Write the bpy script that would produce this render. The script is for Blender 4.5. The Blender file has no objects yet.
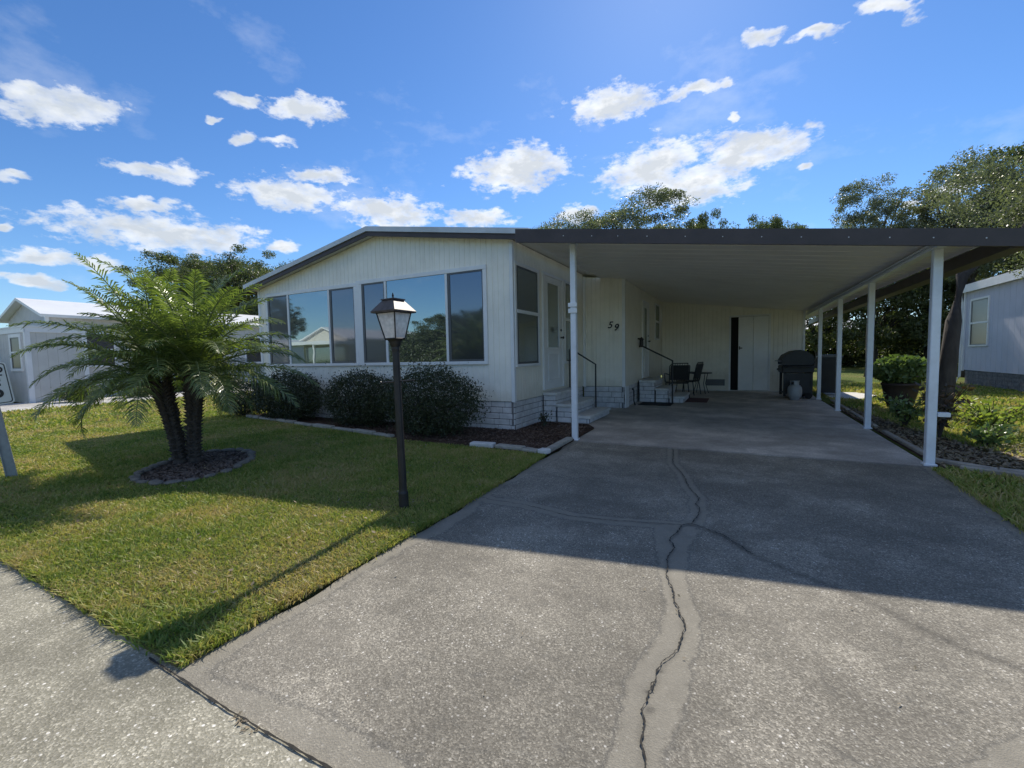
import bpy, math, random
import numpy as np
from mathutils import Matrix, Vector, Euler

random.seed(7)
rng = np.random.default_rng(11)
R = math.radians
scene = bpy.context.scene
COL = scene.collection
WM = {}          # world matrices of things and parts

# ------------------------------------------------------------------ scene set-up
scene.view_settings.view_transform = 'Standard'
scene.view_settings.look = 'None'
scene.view_settings.gamma = 1
scene.view_settings.use_curve_mapping = False
scene.view_settings.exposure = 0.52
SUN_AZ = 97.5      # degrees from +X, towards the sun
SUN_EL = 41.3
H = 1.25

# ------------------------------------------------------------------ materials
def new_mat(name):
    m = bpy.data.materials.new(name); m.use_nodes = True
    nt = m.node_tree
    return m, nt, nt.nodes['Principled BSDF']

def N(nt, typ, **kw):
    n = nt.nodes.new(typ)
    for k, v in kw.items():
        if k.startswith('i_'):
            n.inputs[k[2:].replace('_', ' ')].default_value = v
        else:
            setattr(n, k, v)
    return n

def ramp(nt, fac, stops, interp='LINEAR'):
    r = nt.nodes.new('ShaderNodeValToRGB'); r.color_ramp.interpolation = interp
    e = r.color_ramp.elements
    while len(e) < len(stops): e.new(0.5)
    for el, (p, c) in zip(e, stops):
        el.position = p
        el.color = (c, c, c, 1) if isinstance(c, (int, float)) else (*c, 1)
    nt.links.new(fac, r.inputs['Fac'])
    return r

def mixc(nt, fac, a, b, mode='MIX'):
    m = nt.nodes.new('ShaderNodeMix'); m.data_type = 'RGBA'; m.blend_type = mode
    for sock, v in ((m.inputs[0], fac), (m.inputs[6], a), (m.inputs[7], b)):
        if hasattr(v, 'is_linked') or hasattr(v, 'links'): nt.links.new(v, sock)
        elif isinstance(v, (int, float)): sock.default_value = v if sock == m.inputs[0] else (v, v, v, 1)
        else: sock.default_value = (*v, 1)
    return m.outputs[2]

def mathn(nt, op, a, b=None, c=None, clamp=False):
    m = nt.nodes.new('ShaderNodeMath'); m.operation = op; m.use_clamp = clamp
    for i, v in enumerate((a, b, c)):
        if v is None: continue
        if isinstance(v, (int, float)): m.inputs[i].default_value = v
        else: nt.links.new(v, m.inputs[i])
    return m.outputs[0]

def coords(nt, scale=(1, 1, 1)):
    g = nt.nodes.new('ShaderNodeNewGeometry')
    mp = nt.nodes.new('ShaderNodeMapping'); mp.inputs['Scale'].default_value = scale
    nt.links.new(g.outputs['Position'], mp.inputs['Vector'])
    return mp.outputs['Vector']

def noise(nt, vec, scale, detail=4, rough=0.55):
    n = N(nt, 'ShaderNodeTexNoise'); n.inputs['Scale'].default_value = scale
    n.inputs['Detail'].default_value = detail; n.inputs['Roughness'].default_value = rough
    nt.links.new(vec, n.inputs['Vector']); return n

def bump(nt, bsdf, height, strength, dist=0.01):
    b = N(nt, 'ShaderNodeBump'); b.inputs['Strength'].default_value = strength; b.inputs['Distance'].default_value = dist
    nt.links.new(height, b.inputs['Height']); nt.links.new(b.outputs[0], bsdf.inputs['Normal'])

def siding(name, col, dirt):
    m = mat(name, col, 0.5, 0.05, 3, dirt=dirt, dirt_amt=0.3, bumps=0.05); nt = m.node_tree; b = nt.nodes['Principled BSDF']
    c = b.inputs['Base Color'].links[0].from_socket
    v = coords(nt, (9, 9, .35)); n = noise(nt, v, 1.0, 6, .7)
    f = ramp(nt, n.outputs['Fac'], [(0.55, 0.0), (0.78, 0.38)]).outputs[0]
    g = N(nt, 'ShaderNodeNewGeometry'); sp = N(nt, 'ShaderNodeSeparateXYZ'); nt.links.new(g.outputs['Position'], sp.inputs[0])
    n2 = noise(nt, coords(nt), 7, 6, .7)
    low = ramp(nt, mathn(nt, 'MULTIPLY_ADD', n2.outputs['Fac'], -.5, sp.outputs['Z']), [(0.22, 0.45), (0.50, 0.0)]).outputs[0]
    c = mixc(nt, mathn(nt, 'MAXIMUM', f, low), c, dirt); nt.links.new(c, b.inputs['Base Color'])
    return m

def mat(name, col, rough=0.6, var=0.12, scale=6, metal=0.0, bumps=0.0, bscale=60, dirt=None, dirt_amt=0.0, stretch=(1, 1, 1), spec=0.5):
    """painted / plain surface with soft wear"""
    m, nt, b = new_mat(name)
    v = coords(nt, stretch)
    n = noise(nt, v, scale, 5)
    lo = tuple(c * (1 - var) for c in col); hi = tuple(min(1, c * (1 + var)) for c in col)
    c = ramp(nt, n.outputs['Fac'], [(0.3, lo), (0.7, hi)]).outputs[0]
    if dirt:
        n2 = noise(nt, v, scale * 0.37, 7, 0.7)
        f = ramp(nt, n2.outputs['Fac'], [(0.5, 0.0), (0.75, dirt_amt)]).outputs[0]
        c = mixc(nt, f, c, dirt)
    nt.links.new(c, b.inputs['Base Color'])
    b.inputs['Roughness'].default_value = rough; b.inputs['Metallic'].default_value = metal
    b.inputs['Specular IOR Level'].default_value = spec
    if bumps:
        n3 = noise(nt, v, bscale, 3)
        bump(nt, b, n3.outputs['Fac'], bumps, 0.01)
    return m

M = {}
M['siding'] = siding('cream_siding', (0.88, 0.84, 0.74), (0.52, 0.47, 0.37))
M['front_siding'] = siding('white_siding', (0.90, 0.87, 0.79), (0.58, 0.54, 0.45))
M['trim'] = mat('white_trim', (0.80, 0.81, 0.82), 0.4, 0.04, 4, dirt=(0.5, 0.5, 0.48), dirt_amt=0.25)
M['post'] = mat('white_post', (0.78, 0.81, 0.86), 0.35, 0.05, 8, dirt=(0.45, 0.44, 0.4), dirt_amt=0.35)
M['door'] = mat('white_door', (0.80, 0.81, 0.82), 0.35, 0.04, 4, dirt=(0.55, 0.54, 0.5), dirt_amt=0.2)
M['shed_door'] = mat('bright_white_door', (0.90, 0.91, 0.92), 0.4, 0.03, 4, dirt=(0.6, 0.6, 0.58), dirt_amt=0.2)
M['brown'] = mat('brown_fascia', (0.058, 0.044, 0.043), 0.5, 0.2, 5)
M['alu'] = mat('roof_metal', (0.55, 0.57, 0.58), 0.45, 0.1, 3, metal=0.3, dirt=(0.3, 0.3, 0.28), dirt_amt=0.4)
M['roof'] = mat('white_roof', (0.72, 0.72, 0.70), 0.5, 0.08, 1.5, dirt=(0.35, 0.34, 0.3), dirt_amt=0.5)
M['ceiling'] = mat('carport_ceiling', (0.88, 0.84, 0.79), 0.5, 0.04, 2, dirt=(0.62, 0.58, 0.54), dirt_amt=0.4)
M['brick'] = mat('painted_brick', (0.62, 0.61, 0.62), 0.75, 0.14, 9, dirt=(0.3, 0.28, 0.27), dirt_amt=0.5, bumps=0.35, bscale=45)
M['mortar'] = mat('dark_mortar', (0.16, 0.155, 0.16), 0.9, 0.2, 20)
M['tread'] = mat('concrete_tread', (0.62, 0.61, 0.59), 0.8, 0.12, 8, dirt=(0.35, 0.33, 0.3), dirt_amt=0.5, bumps=0.2, bscale=80)
M['black'] = mat('black_metal', (0.018, 0.018, 0.02), 0.45, 0.3, 15)
M['blackpl'] = mat('black_plastic', (0.02, 0.021, 0.024), 0.5, 0.2, 6, dirt=(0.06, 0.06, 0.06), dirt_amt=0.5)
M['frame'] = mat('grey_window_frame', (0.10, 0.105, 0.11), 0.4, 0.1, 8)
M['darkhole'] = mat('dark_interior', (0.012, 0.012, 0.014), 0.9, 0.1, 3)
M['rubber'] = mat('dark_mat', (0.02, 0.02, 0.022), 0.9, 0.2, 30, bumps=0.4, bscale=150)
M['redmat'] = mat('red_mat', (0.10, 0.045, 0.045), 0.95, 0.3, 30, bumps=0.5, bscale=150)
M['paver'] = mat('pale_paver', (0.60, 0.60, 0.60), 0.85, 0.12, 12, dirt=(0.3, 0.28, 0.25), dirt_amt=0.5, bumps=0.4, bscale=60)
M['paver_dirty'] = mat('dirty_paver', (0.36, 0.34, 0.30), 0.9, 0.2, 12, dirt=(0.14, 0.13, 0.1), dirt_amt=0.7, bumps=0.4, bscale=60)
M['timber'] = mat('weathered_timber', (0.36, 0.32, 0.27), 0.9, 0.25, 6, dirt=(0.14, 0.12, 0.1), dirt_amt=0.6, bumps=0.4, bscale=30, stretch=(1, 1, 1))
M['terracotta'] = mat('dark_pot', (0.045, 0.028, 0.024), 0.6, 0.2, 8, dirt=(0.16, 0.13, 0.1), dirt_amt=0.35)
M['soil'] = mat('soil', (0.05, 0.036, 0.026), 0.95, 0.4, 30, bumps=0.6)
M['bark'] = mat('bark', (0.06, 0.05, 0.042), 0.95, 0.35, 9, bumps=0.8, bscale=25, stretch=(1, 1, 0.3))
M['tank'] = mat('propane_tank', (0.33, 0.35, 0.37), 0.4, 0.08, 8, dirt=(0.2, 0.15, 0.1), dirt_amt=0.4)
M['grey_siding'] = mat('grey_siding', (0.60, 0.59, 0.56), 0.6, 0.06, 3, dirt=(0.36, 0.36, 0.35), dirt_amt=0.3)
M['lav_siding'] = mat('lavender_grey_siding', (0.56, 0.57, 0.66), 0.6, 0.04, 3, dirt=(0.4, 0.4, 0.45), dirt_amt=0.25)
M['beige'] = mat('beige_wall', (0.62, 0.58, 0.50), 0.7, 0.06, 3)
M['concrete_pale'] = mat('pale_concrete', (0.62, 0.60, 0.56), 0.85, 0.1, 3, dirt=(0.42, 0.4, 0.36), dirt_amt=0.5)
M['sign'] = mat('sign_white', (0.80, 0.80, 0.78), 0.4, 0.03, 5)
M['signback'] = mat('galvanised', (0.36, 0.38, 0.40), 0.5, 0.15, 14, metal=0.4)
M['bulb'] = mat('bulb_glass', (0.8, 0.8, 0.78), 0.25, 0.02, 5)
M['screw'] = mat('bright_screw', (0.75, 0.75, 0.75), 0.35, 0.02, 5, metal=0.3)
M['asphalt_road'] = mat('patio_brick_red', (0.2, 0.12, 0.09), 0.9, 0.2, 10)

def glass_mat(name, tint, mixv, rough=0.015, base=(0.02, 0.025, 0.03)):
    m, nt, b = new_mat(name)
    b.inputs['Base Color'].default_value = (*base, 1); b.inputs['Roughness'].default_value = 0.3
    g = N(nt, 'ShaderNodeBsdfGlossy'); g.inputs['Color'].default_value = (*tint, 1); g.inputs['Roughness'].default_value = rough
    v = coords(nt); n = noise(nt, v, 1.3, 2)
    bp = N(nt, 'ShaderNodeBump'); bp.inputs['Strength'].default_value = 0.04; bp.inputs['Distance'].default_value = 0.02
    nt.links.new(n.outputs['Fac'], bp.inputs['Height']); nt.links.new(bp.outputs[0], g.inputs['Normal'])
    mx = N(nt, 'ShaderNodeMixShader'); mx.inputs[0].default_value = mixv
    nt.links.new(b.outputs[0], mx.inputs[1]); nt.links.new(g.outputs[0], mx.inputs[2])
    nt.links.new(mx.outputs[0], nt.nodes['Material Output'].inputs['Surface'])
    return m
M['glass'] = glass_mat('reflective_window_glass', (0.52, 0.62, 0.64), 0.56, 0.015, (0.05, 0.055, 0.055))
M['screen'] = glass_mat('screened_window_glass', (0.42, 0.45, 0.50), 0.36, 0.05, (0.045, 0.05, 0.06))
M['dullglass'] = glass_mat('dull_window_glass', (0.6, 0.68, 0.7), 0.55, 0.05, (0.15, 0.17, 0.18))
M['darkpane'] = glass_mat('dark_screen_pane', (0.4, 0.4, 0.4), 0.10, 0.1, (0.04, 0.036, 0.036))

def lantern_glass():
    m, nt, b = new_mat('lantern_glass')
    t = N(nt, 'ShaderNodeBsdfTransparent'); t.inputs[0].default_value = (0.9, 0.9, 0.9, 1)
    b.inputs['Base Color'].default_value = (0.88, 0.84, 0.84, 1); b.inputs['Roughness'].default_value = 0.25
    v = coords(nt); n = noise(nt, v, 25, 3)
    f = ramp(nt, n.outputs['Fac'], [(0.3, 0.5), (0.7, 0.75)])
    mx = N(nt, 'ShaderNodeMixShader'); nt.links.new(f.outputs[0], mx.inputs[0])
    nt.links.new(t.outputs[0], mx.inputs[1]); nt.links.new(b.outputs[0], mx.inputs[2])
    nt.links.new(mx.outputs[0], nt.nodes['Material Output'].inputs['Surface'])
    return m
M['lantern'] = lantern_glass()

def leaf_mat(name, lo, hi, trans=0.35, rough=0.45, back=None, spec=0.5):
    m, nt, b = new_mat(name)
    g = N(nt, 'ShaderNodeNewGeometry')
    v = coords(nt); n = noise(nt, v, 1.6, 3)
    f = mathn(nt, 'MULTIPLY_ADD', n.outputs['Fac'], 0.5, mathn(nt, 'MULTIPLY', g.outputs['Random Per Island'], 0.6))
    c = ramp(nt, f, [(0.15, lo), (0.75, hi)]).outputs[0]
    nt.links.new(c, b.inputs['Base Color']); b.inputs['Roughness'].default_value = rough
    b.inputs['Specular IOR Level'].default_value = spec
    t = N(nt, 'ShaderNodeBsdfTranslucent')
    tc = mixc(nt, 1.0, c, back or (1.0, 1.15, 0.5), 'MULTIPLY'); nt.links.new(tc, t.inputs[0])
    mx = N(nt, 'ShaderNodeMixShader'); mx.inputs[0].default_value = trans
    nt.links.new(b.outputs[0], mx.inputs[1]); nt.links.new(t.outputs[0], mx.inputs[2])
    nt.links.new(mx.outputs[0], nt.nodes['Material Output'].inputs['Surface'])
    return m
M['oak'] = leaf_mat('oak_leaves', (0.05, 0.07, 0.03), (0.15, 0.17, 0.08), 0.4)
M['oak2'] = leaf_mat('grey_green_leaves', (0.075, 0.088, 0.058), (0.20, 0.215, 0.145), 0.42)
M['shrub'] = leaf_mat('dark_shrub_leaves', (0.022, 0.032, 0.014), (0.06, 0.075, 0.032), 0.15)
M['palm'] = leaf_mat('palm_leaflets', (0.085, 0.125, 0.045), (0.27, 0.31, 0.11), 0.38, 0.33, (0.95, 1.15, 0.4), spec=0.7)
M['potleaf'] = leaf_mat('pot_plant_leaves', (0.09, 0.15, 0.05), (0.24, 0.31, 0.12), 0.35, 0.35)
M['lime'] = leaf_mat('yellow_green_leaves', (0.16, 0.22, 0.04), (0.42, 0.48, 0.12), 0.4, 0.4)
M['redleaf'] = leaf_mat('dark_red_leaves', (0.05, 0.05, 0.025), (0.14, 0.08, 0.05), 0.2, 0.4)
M['dryleaf'] = leaf_mat('dry_leaves', (0.16, 0.12, 0.07), (0.34, 0.27, 0.18), 0.2, 0.7)

def grass_mat():
    m, nt, b = new_mat('grass_blades')
    g = N(nt, 'ShaderNodeNewGeometry'); v = coords(nt)
    n = noise(nt, v, 1.1, 5, 0.65); n2 = noise(nt, v, 6, 3)
    f = mathn(nt, 'MULTIPLY_ADD', g.outputs['Random Per Island'], 0.30,
              mathn(nt, 'MULTIPLY_ADD', n.outputs['Fac'], 0.95, mathn(nt, 'MULTIPLY', n2.outputs['Fac'], 0.2)))
    c = ramp(nt, f, [(0.42, (0.12, 0.20, 0.042)), (0.60, (0.23, 0.31, 0.068)), (0.75, (0.40, 0.40, 0.12)), (0.90, (0.55, 0.43, 0.22))]).outputs[0]
    nt.links.new(c, b.inputs['Base Color']); b.inputs['Roughness'].default_value = 0.5
    b.inputs['Specular IOR Level'].default_value = 0.3
    t = N(nt, 'ShaderNodeBsdfTranslucent'); nt.links.new(mixc(nt, 1.0, c, (1.1, 1.15, 0.6), 'MULTIPLY'), t.inputs[0])
    mx = N(nt, 'ShaderNodeMixShader'); mx.inputs[0].default_value = 0.4
    nt.links.new(b.outputs[0], mx.inputs[1]); nt.links.new(t.outputs[0], mx.inputs[2])
    nt.links.new(mx.outputs[0], nt.nodes['Material Output'].inputs['Surface'])
    return m
M['grass'] = grass_mat()

def lawn_mat(name, stops, sc=0.8):
    m, nt, b = new_mat(name)
    v = coords(nt); n = noise(nt, v, sc, 8, 0.7); n2 = noise(nt, v, 40, 4, 0.7)
    f = mathn(nt, 'MULTIPLY_ADD', n.outputs['Fac'], 0.65, mathn(nt, 'MULTIPLY', n2.outputs['Fac'], 0.4))
    c = ramp(nt, f, stops).outputs[0]
    nt.links.new(c, b.inputs['Base Color']); b.inputs['Roughness'].default_value = 0.95; b.inputs['Specular IOR Level'].default_value = 0.05
    bump(nt, b, n2.outputs['Fac'], 0.8, 0.05)
    return m
M['lawn'] = lawn_mat('lawn_soil', [(0.35, (0.09, 0.11, 0.035)), (0.52, (0.16, 0.16, 0.06)), (0.66, (0.25, 0.20, 0.10))])
M['field'] = lawn_mat('field', [(0.36, (0.11, 0.17, 0.035)), (0.52, (0.20, 0.25, 0.06)), (0.66, (0.30, 0.26, 0.12))], 0.35)
M['dryground'] = lawn_mat('dry_lawn', [(0.40, (0.085, 0.13, 0.028)), (0.55, (0.14, 0.165, 0.045)), (0.68, (0.28, 0.20, 0.10))], 0.35)
M['mulch'] = lawn_mat('mulch_bark', [(0.35, (0.045, 0.028, 0.02)), (0.55, (0.10, 0.065, 0.05)), (0.72, (0.19, 0.14, 0.11))], 3)

def aggregate_mat(name, big, lo, mid, hi, smooth, attr=False, stones=0.5):
    """worn exposed-aggregate paving; the 'patch' attribute marks smooth cement, 'seam' dirt lines"""
    m, nt, b = new_mat(name)
    v = coords(nt)
    vo = N(nt, 'ShaderNodeTexVoronoi'); vo.inputs['Scale'].default_value = big; nt.links.new(v, vo.inputs['Vector'])
    vo2 = N(nt, 'ShaderNodeTexVoronoi'); vo2.inputs['Scale'].default_value = big * 0.45; nt.links.new(v, vo2.inputs['Vector'])
    sep = N(nt, 'ShaderNodeSeparateColor'); nt.links.new(vo.outputs['Color'], sep.inputs[0])
    sep2 = N(nt, 'ShaderNodeSeparateColor'); nt.links.new(vo2.outputs['Color'], sep2.inputs[0])
    base = ramp(nt, sep.outputs[0], [(0.0, lo), (0.45, mid), (0.85, hi), (1.0, tuple(min(1, x * 1.5) for x in hi))]).outputs[0]
    white = ramp(nt, sep2.outputs[1], [(0.93, 0.0), (0.955, stones)]).outputs[0]
    near = ramp(nt, vo2.outputs['Distance'], [(0.28, 1.0), (0.42, 0.0)]).outputs[0]
    base = mixc(nt, mathn(nt, 'MULTIPLY', white, near), base, (0.78, 0.74, 0.66))
    n = noise(nt, v, 1.3, 8, 0.68); n3 = noise(nt, v, 0.5, 4, 0.6); n4 = noise(nt, v, 9, 5, 0.7)
    st = mathn(nt, 'MULTIPLY_ADD', n.outputs['Fac'], 0.9, mathn(nt, 'MULTIPLY', n3.outputs['Fac'], 0.9))
    wear = ramp(nt, st, [(0.65, 0.62), (0.9, 1.0), (1.15, 1.28)]).outputs[0]
    base = mixc(nt, 1.0, base, wear, 'MULTIPLY')
    worn = ramp(nt, n.outputs['Fac'], [(0.56, 0.0), (0.72, 0.55)]).outputs[0]
    base = mixc(nt, worn, base, tuple(x * 1.05 for x in mid))
    n7 = noise(nt, v, 0.9, 3, 0.5); n8 = noise(nt, v, 3.1, 6, 0.75)
    stn = ramp(nt, mathn(nt, 'MULTIPLY_ADD', n7.outputs['Fac'], 0.8, mathn(nt, 'MULTIPLY', n8.outputs['Fac'], 0.4)), [(0.48, 0.0), (0.60, 0.42), (0.66, 0.10), (0.8, 0.0)]).outputs[0]
    base = mixc(nt, stn, base, tuple(x * 0.55 for x in mid))
    rough_h = vo.outputs['Distance']
    if attr:
        a = N(nt, 'ShaderNodeAttribute', attribute_name='patch')
        s = N(nt, 'ShaderNodeAttribute', attribute_name='seam')
        nz = noise(nt, v, 14, 6, 0.7)
        pf = mathn(nt, 'ADD', a.outputs['Fac'], mathn(nt, 'MULTIPLY_ADD', nz.outputs['Fac'], 1.5, -0.75))
        pf = ramp(nt, pf, [(0.36, 0.0), (0.70, 0.78)]).outputs[0]
        sm = mixc(nt, ramp(nt, n4.outputs['Fac'], [(0.3, 0.0), (0.7, 1.0)]).outputs[0], tuple(x * 0.88 for x in smooth), tuple(x * 1.1 for x in smooth))
        rim = ramp(nt, mathn(nt, 'ADD', a.outputs['Fac'], mathn(nt, 'MULTIPLY_ADD', nz.outputs['Fac'], 1.5, -0.75)), [(0.05, 0.0), (0.32, 0.38), (0.5, 0.0)]).outputs[0]
        base = mixc(nt, rim, base, (0.09, 0.09, 0.085))
        base = mixc(nt, pf, base, sm)
        sf = mathn(nt, 'MULTIPLY', s.outputs['Fac'], ramp(nt, nz.outputs['Fac'], [(0.3, 0.5), (0.6, 1.0)]).outputs[0])
        base = mixc(nt, sf, base, (0.05, 0.047, 0.042))
    nt.links.new(base, b.inputs['Base Color']); b.inputs['Roughness'].default_value = 0.85
    b.inputs['Specular IOR Level'].default_value = 0.25
    bump(nt, b, rough_h, 0.35, 0.004)
    return m
M['drive'] = aggregate_mat('driveway_aggregate', 175, (0.15, 0.136, 0.110), (0.228, 0.207, 0.168), (0.33, 0.302, 0.245), (0.262, 0.240, 0.194), True, 0.8)
M['street'] = aggregate_mat('street_aggregate', 150, (0.21, 0.195, 0.145), (0.262, 0.243, 0.185), (0.35, 0.325, 0.255), (0.3, 0.3, 0.3), False, 0.95)
M['slab'] = aggregate_mat('carport_concrete', 130, (0.42, 0.38, 0.34), (0.46, 0.42, 0.375), (0.50, 0.46, 0.41), (0.3, 0.3, 0.3), False, 0.05)
M['sideroad'] = aggregate_mat('side_road', 60, (0.42, 0.41, 0.38), (0.50, 0.48, 0.45), (0.56, 0.54, 0.5), (0.3, 0.3, 0.3), False, 0.2)

# ------------------------------------------------------------------ mesh builder
class MB:
    def __init__(s, Mx=None):
        s.v = []; s.f = []; s.M = Mx or Matrix()
    def add(s, vs, fs):
        o = len(s.v)
        s.v += [tuple(s.M @ Vector(p)) for p in vs]; s.f += [tuple(i + o for i in f) for f in fs]
        return s
    def box(s, x0, x1, y0, y1, z0, z1):
        return s.add([(x0, y0, z0), (x1, y0, z0), (x1, y1, z0), (x0, y1, z0), (x0, y0, z1), (x1, y0, z1), (x1, y1, z1), (x0, y1, z1)],
                     [(0, 3, 2, 1), (4, 5, 6, 7), (0, 1, 5, 4), (1, 2, 6, 5), (2, 3, 7, 6), (3, 0, 4, 7)])
    def bbox(s, x0, x1, y0, y1, z0, z1, b=0.008):
        """box with chamfered edges"""
        b = min(b, (x1 - x0) * .4, (y1 - y0) * .4, (z1 - z0) * .4)
        vs = []; idx = {}
        for ix in (0, 1):
            for iy in (0, 1):
                for iz in (0, 1):
                    X = (x0, x1)[ix]; Y = (y0, y1)[iy]; Z = (z0, z1)[iz]
                    dx = b if ix == 0 else -b; dy = b if iy == 0 else -b; dz = b if iz == 0 else -b
                    idx[(ix, iy, iz)] = len(vs)
                    vs += [(X, Y + dy, Z + dz), (X + dx, Y, Z + dz), (X + dx, Y + dy, Z)]
        i = lambda a, b_, c, k: idx[(a, b_, c)] + k
        fs = [(i(0,0,0,0), i(0,0,1,0), i(0,1,1,0), i(0,1,0,0)), (i(1,0,0,0), i(1,1,0,0), i(1,1,1,0), i(1,0,1,0)),
              (i(0,0,0,1), i(1,0,0,1), i(1,0,1,1), i(0,0,1,1)), (i(0,1,0,1), i(0,1,1,1), i(1,1,1,1), i(1,1,0,1)),
              (i(0,0,0,2), i(0,1,0,2), i(1,1,0,2), i(1,0,0,2)), (i(0,0,1,2), i(1,0,1,2), i(1,1,1,2), i(0,1,1,2))]
        for a in (0, 1):
            for c in (0, 1):
                fs += [(i(a,c,0,0), i(a,c,1,0), i(a,c,1,1), i(a,c,0,1)), (i(a,0,c,0), i(a,1,c,0), i(a,1,c,2), i(a,0,c,2)), (i(0,a,c,1), i(1,a,c,1), i(1,a,c,2), i(0,a,c,2))]
                for d in (0, 1): fs.append((i(a,c,d,0), i(a,c,d,1), i(a,c,d,2)))
        return s.add(vs, fs)
    def prism(s, pts, y0, y1):
        """polygon in x,z extruded along y"""
        n = len(pts)
        vs = [(x, y0, z) for x, z in pts] + [(x, y1, z) for x, z in pts]
        fs = [tuple(range(n)), tuple(range(2 * n - 1, n - 1, -1))] + [(i, i + n, (i + 1) % n + n, (i + 1) % n) for i in range(n)]
        return s.add(vs, fs)
    def flat(s, pts, z, th=0.0):
        n = len(pts)
        if th == 0: return s.add([(x, y, z) for x, y in pts], [tuple(range(n))])
        vs = [(x, y, z) for x, y in pts] + [(x, y, z - th) for x, y in pts]
        return s.add(vs, [tuple(range(n)), tuple(range(2 * n - 1, n - 1, -1))] + [((i + 1) % n, i, i + n, (i + 1) % n + n) for i in range(n)])
    def tube(s, pts, rads, k=8, cap=True, twist=0):
        pts = [Vector(p) for p in pts]
        if isinstance(rads, (int, float)): rads = [rads] * len(pts)
        vs = []; fs = []
        up0 = Vector((0, 0, 1))
        for i, p in enumerate(pts):
            d = (pts[min(i + 1, len(pts) - 1)] - pts[max(i - 1, 0)]).normalized()
            ref = up0 if abs(d.z) < 0.9 else Vector((1, 0, 0))
            a = d.cross(ref).normalized(); b_ = d.cross(a).normalized()
            for j in range(k):
                t = 2 * math.pi * j / k + twist
                vs.append(tuple(p + (a * math.cos(t) + b_ * math.sin(t)) * rads[i]))
        for i in range(len(pts) - 1):
            for j in range(k):
                fs.append((i * k + j, i * k + (j + 1) % k, (i + 1) * k + (j + 1) % k, (i + 1) * k + j))
        if cap: fs += [tuple(range(k - 1, -1, -1)), tuple((len(pts) - 1) * k + j for j in range(k))]
        return s.add(vs, fs)
    def lathe(s, prof, c=(0, 0, 0), k=16, sy=1.0):
        vs = []; fs = []
        for r_, z in prof:
            for j in range(k):
                t = 2 * math.pi * j / k
                vs.append((c[0] + r_ * math.cos(t), c[1] + sy * r_ * math.sin(t), c[2] + z))
        for i in range(len(prof) - 1):
            for j in range(k): fs.append((i * k + j, i * k + (j + 1) % k, (i + 1) * k + (j + 1) % k, (i + 1) * k + j))
        fs += [tuple(range(k - 1, -1, -1)), tuple((len(prof) - 1) * k + j for j in range(k))]
        return s.add(vs, fs)
    def build(s, name, m, parent=None, smooth=False):
        me = bpy.data.meshes.new(name)
        v = s.v
        if parent is not None:
            inv = WM[parent.name].inverted(); v = [tuple(inv @ Vector(p)) for p in v]
        me.from_pydata(v, [], s.f); me.update()
        if smooth:
            me.polygons.foreach_set('use_smooth', [True] * len(me.polygons))
        ms = m if isinstance(m, (list, tuple)) else [m]
        for x in ms: me.materials.append(x)
        o = bpy.data.objects.new(name, me); COL.objects.link(o)
        if parent is not None:
            o.parent = parent; WM[o.name] = WM[parent.name]
        else: WM[o.name] = Matrix()
        return o

def tag(o, label=None, cat=None, group=None, kind=None):
    if label: o['label'] = label
    if cat: o['category'] = cat
    if group: o['group'] = group
    if kind: o['kind'] = kind
    return o

def thing(name, label, cat, loc=(0, 0, 0), rz=0.0, group=None):
    o = bpy.data.objects.new(name, None); COL.objects.link(o)
    o.location = loc; o.rotation_euler = (0, 0, rz); o.empty_display_size = 0.2
    WM[o.name] = Matrix.Translation(Vector(loc)) @ Matrix.Rotation(rz, 4, 'Z')
    return tag(o, label, cat, group)

def mesh_np(name, verts, faces_flat, per, m, parent=None, smooth=False):
    me = bpy.data.meshes.new(name)
    nv = len(verts); nf = len(faces_flat) // per
    me.vertices.add(nv); me.vertices.foreach_set('co', np.asarray(verts, dtype=np.float32).ravel())
    me.loops.add(len(faces_flat)); me.loops.foreach_set('vertex_index', np.asarray(faces_flat, dtype=np.int32))
    me.polygons.add(nf); me.polygons.foreach_set('loop_start', np.arange(0, nf * per, per, dtype=np.int32))
    me.polygons.foreach_set('loop_total', np.full(nf, per, dtype=np.int32))
    if smooth: me.polygons.foreach_set('use_smooth', np.ones(nf, dtype=bool))
    me.update(calc_edges=True)
    me.materials.append(m)
    o = bpy.data.objects.new(name, me); COL.objects.link(o)
    if parent is not None: o.parent = parent; WM[o.name] = WM[parent.name]
    return o

def copy_tree(o, loc=None, rz=None, scale=None, parent=None, label=None):
    c = o.copy(); COL.objects.link(c)
    if parent is not None: c.parent = parent
    for ch in list(o.children): copy_tree(ch, parent=c)
    if loc is not None: c.location = loc
    if rz is not None: c.rotation_euler = (0, 0, rz)
    if scale is not None: c.scale = scale
    if label: c['label'] = label
    return c

def struct(o, label=None):
    o['kind'] = 'structure'
    return o

def side(x, y, rz):      # frame whose local -Y is the outward face, local x runs to the right seen from outside
    return Matrix.Translation((x, y, 0)) @ Matrix.Rotation(rz, 4, 'Z')
FRONT = lambda y: side(0, y, 0)                 # local x = world X
RIGHT = lambda x: side(x, 0, math.pi / 2)       # faces +X, local x = world Y
LEFT = lambda x: side(x, 0, -math.pi / 2)       # faces -X, local x = -world Y

# ------------------------------------------------------------------ GROUND AND PAVING
g = MB().flat([(-400, -400), (400, -400), (400, 600), (-400, 600)], -0.06).build('ground', M['field']); struct(g)

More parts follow.
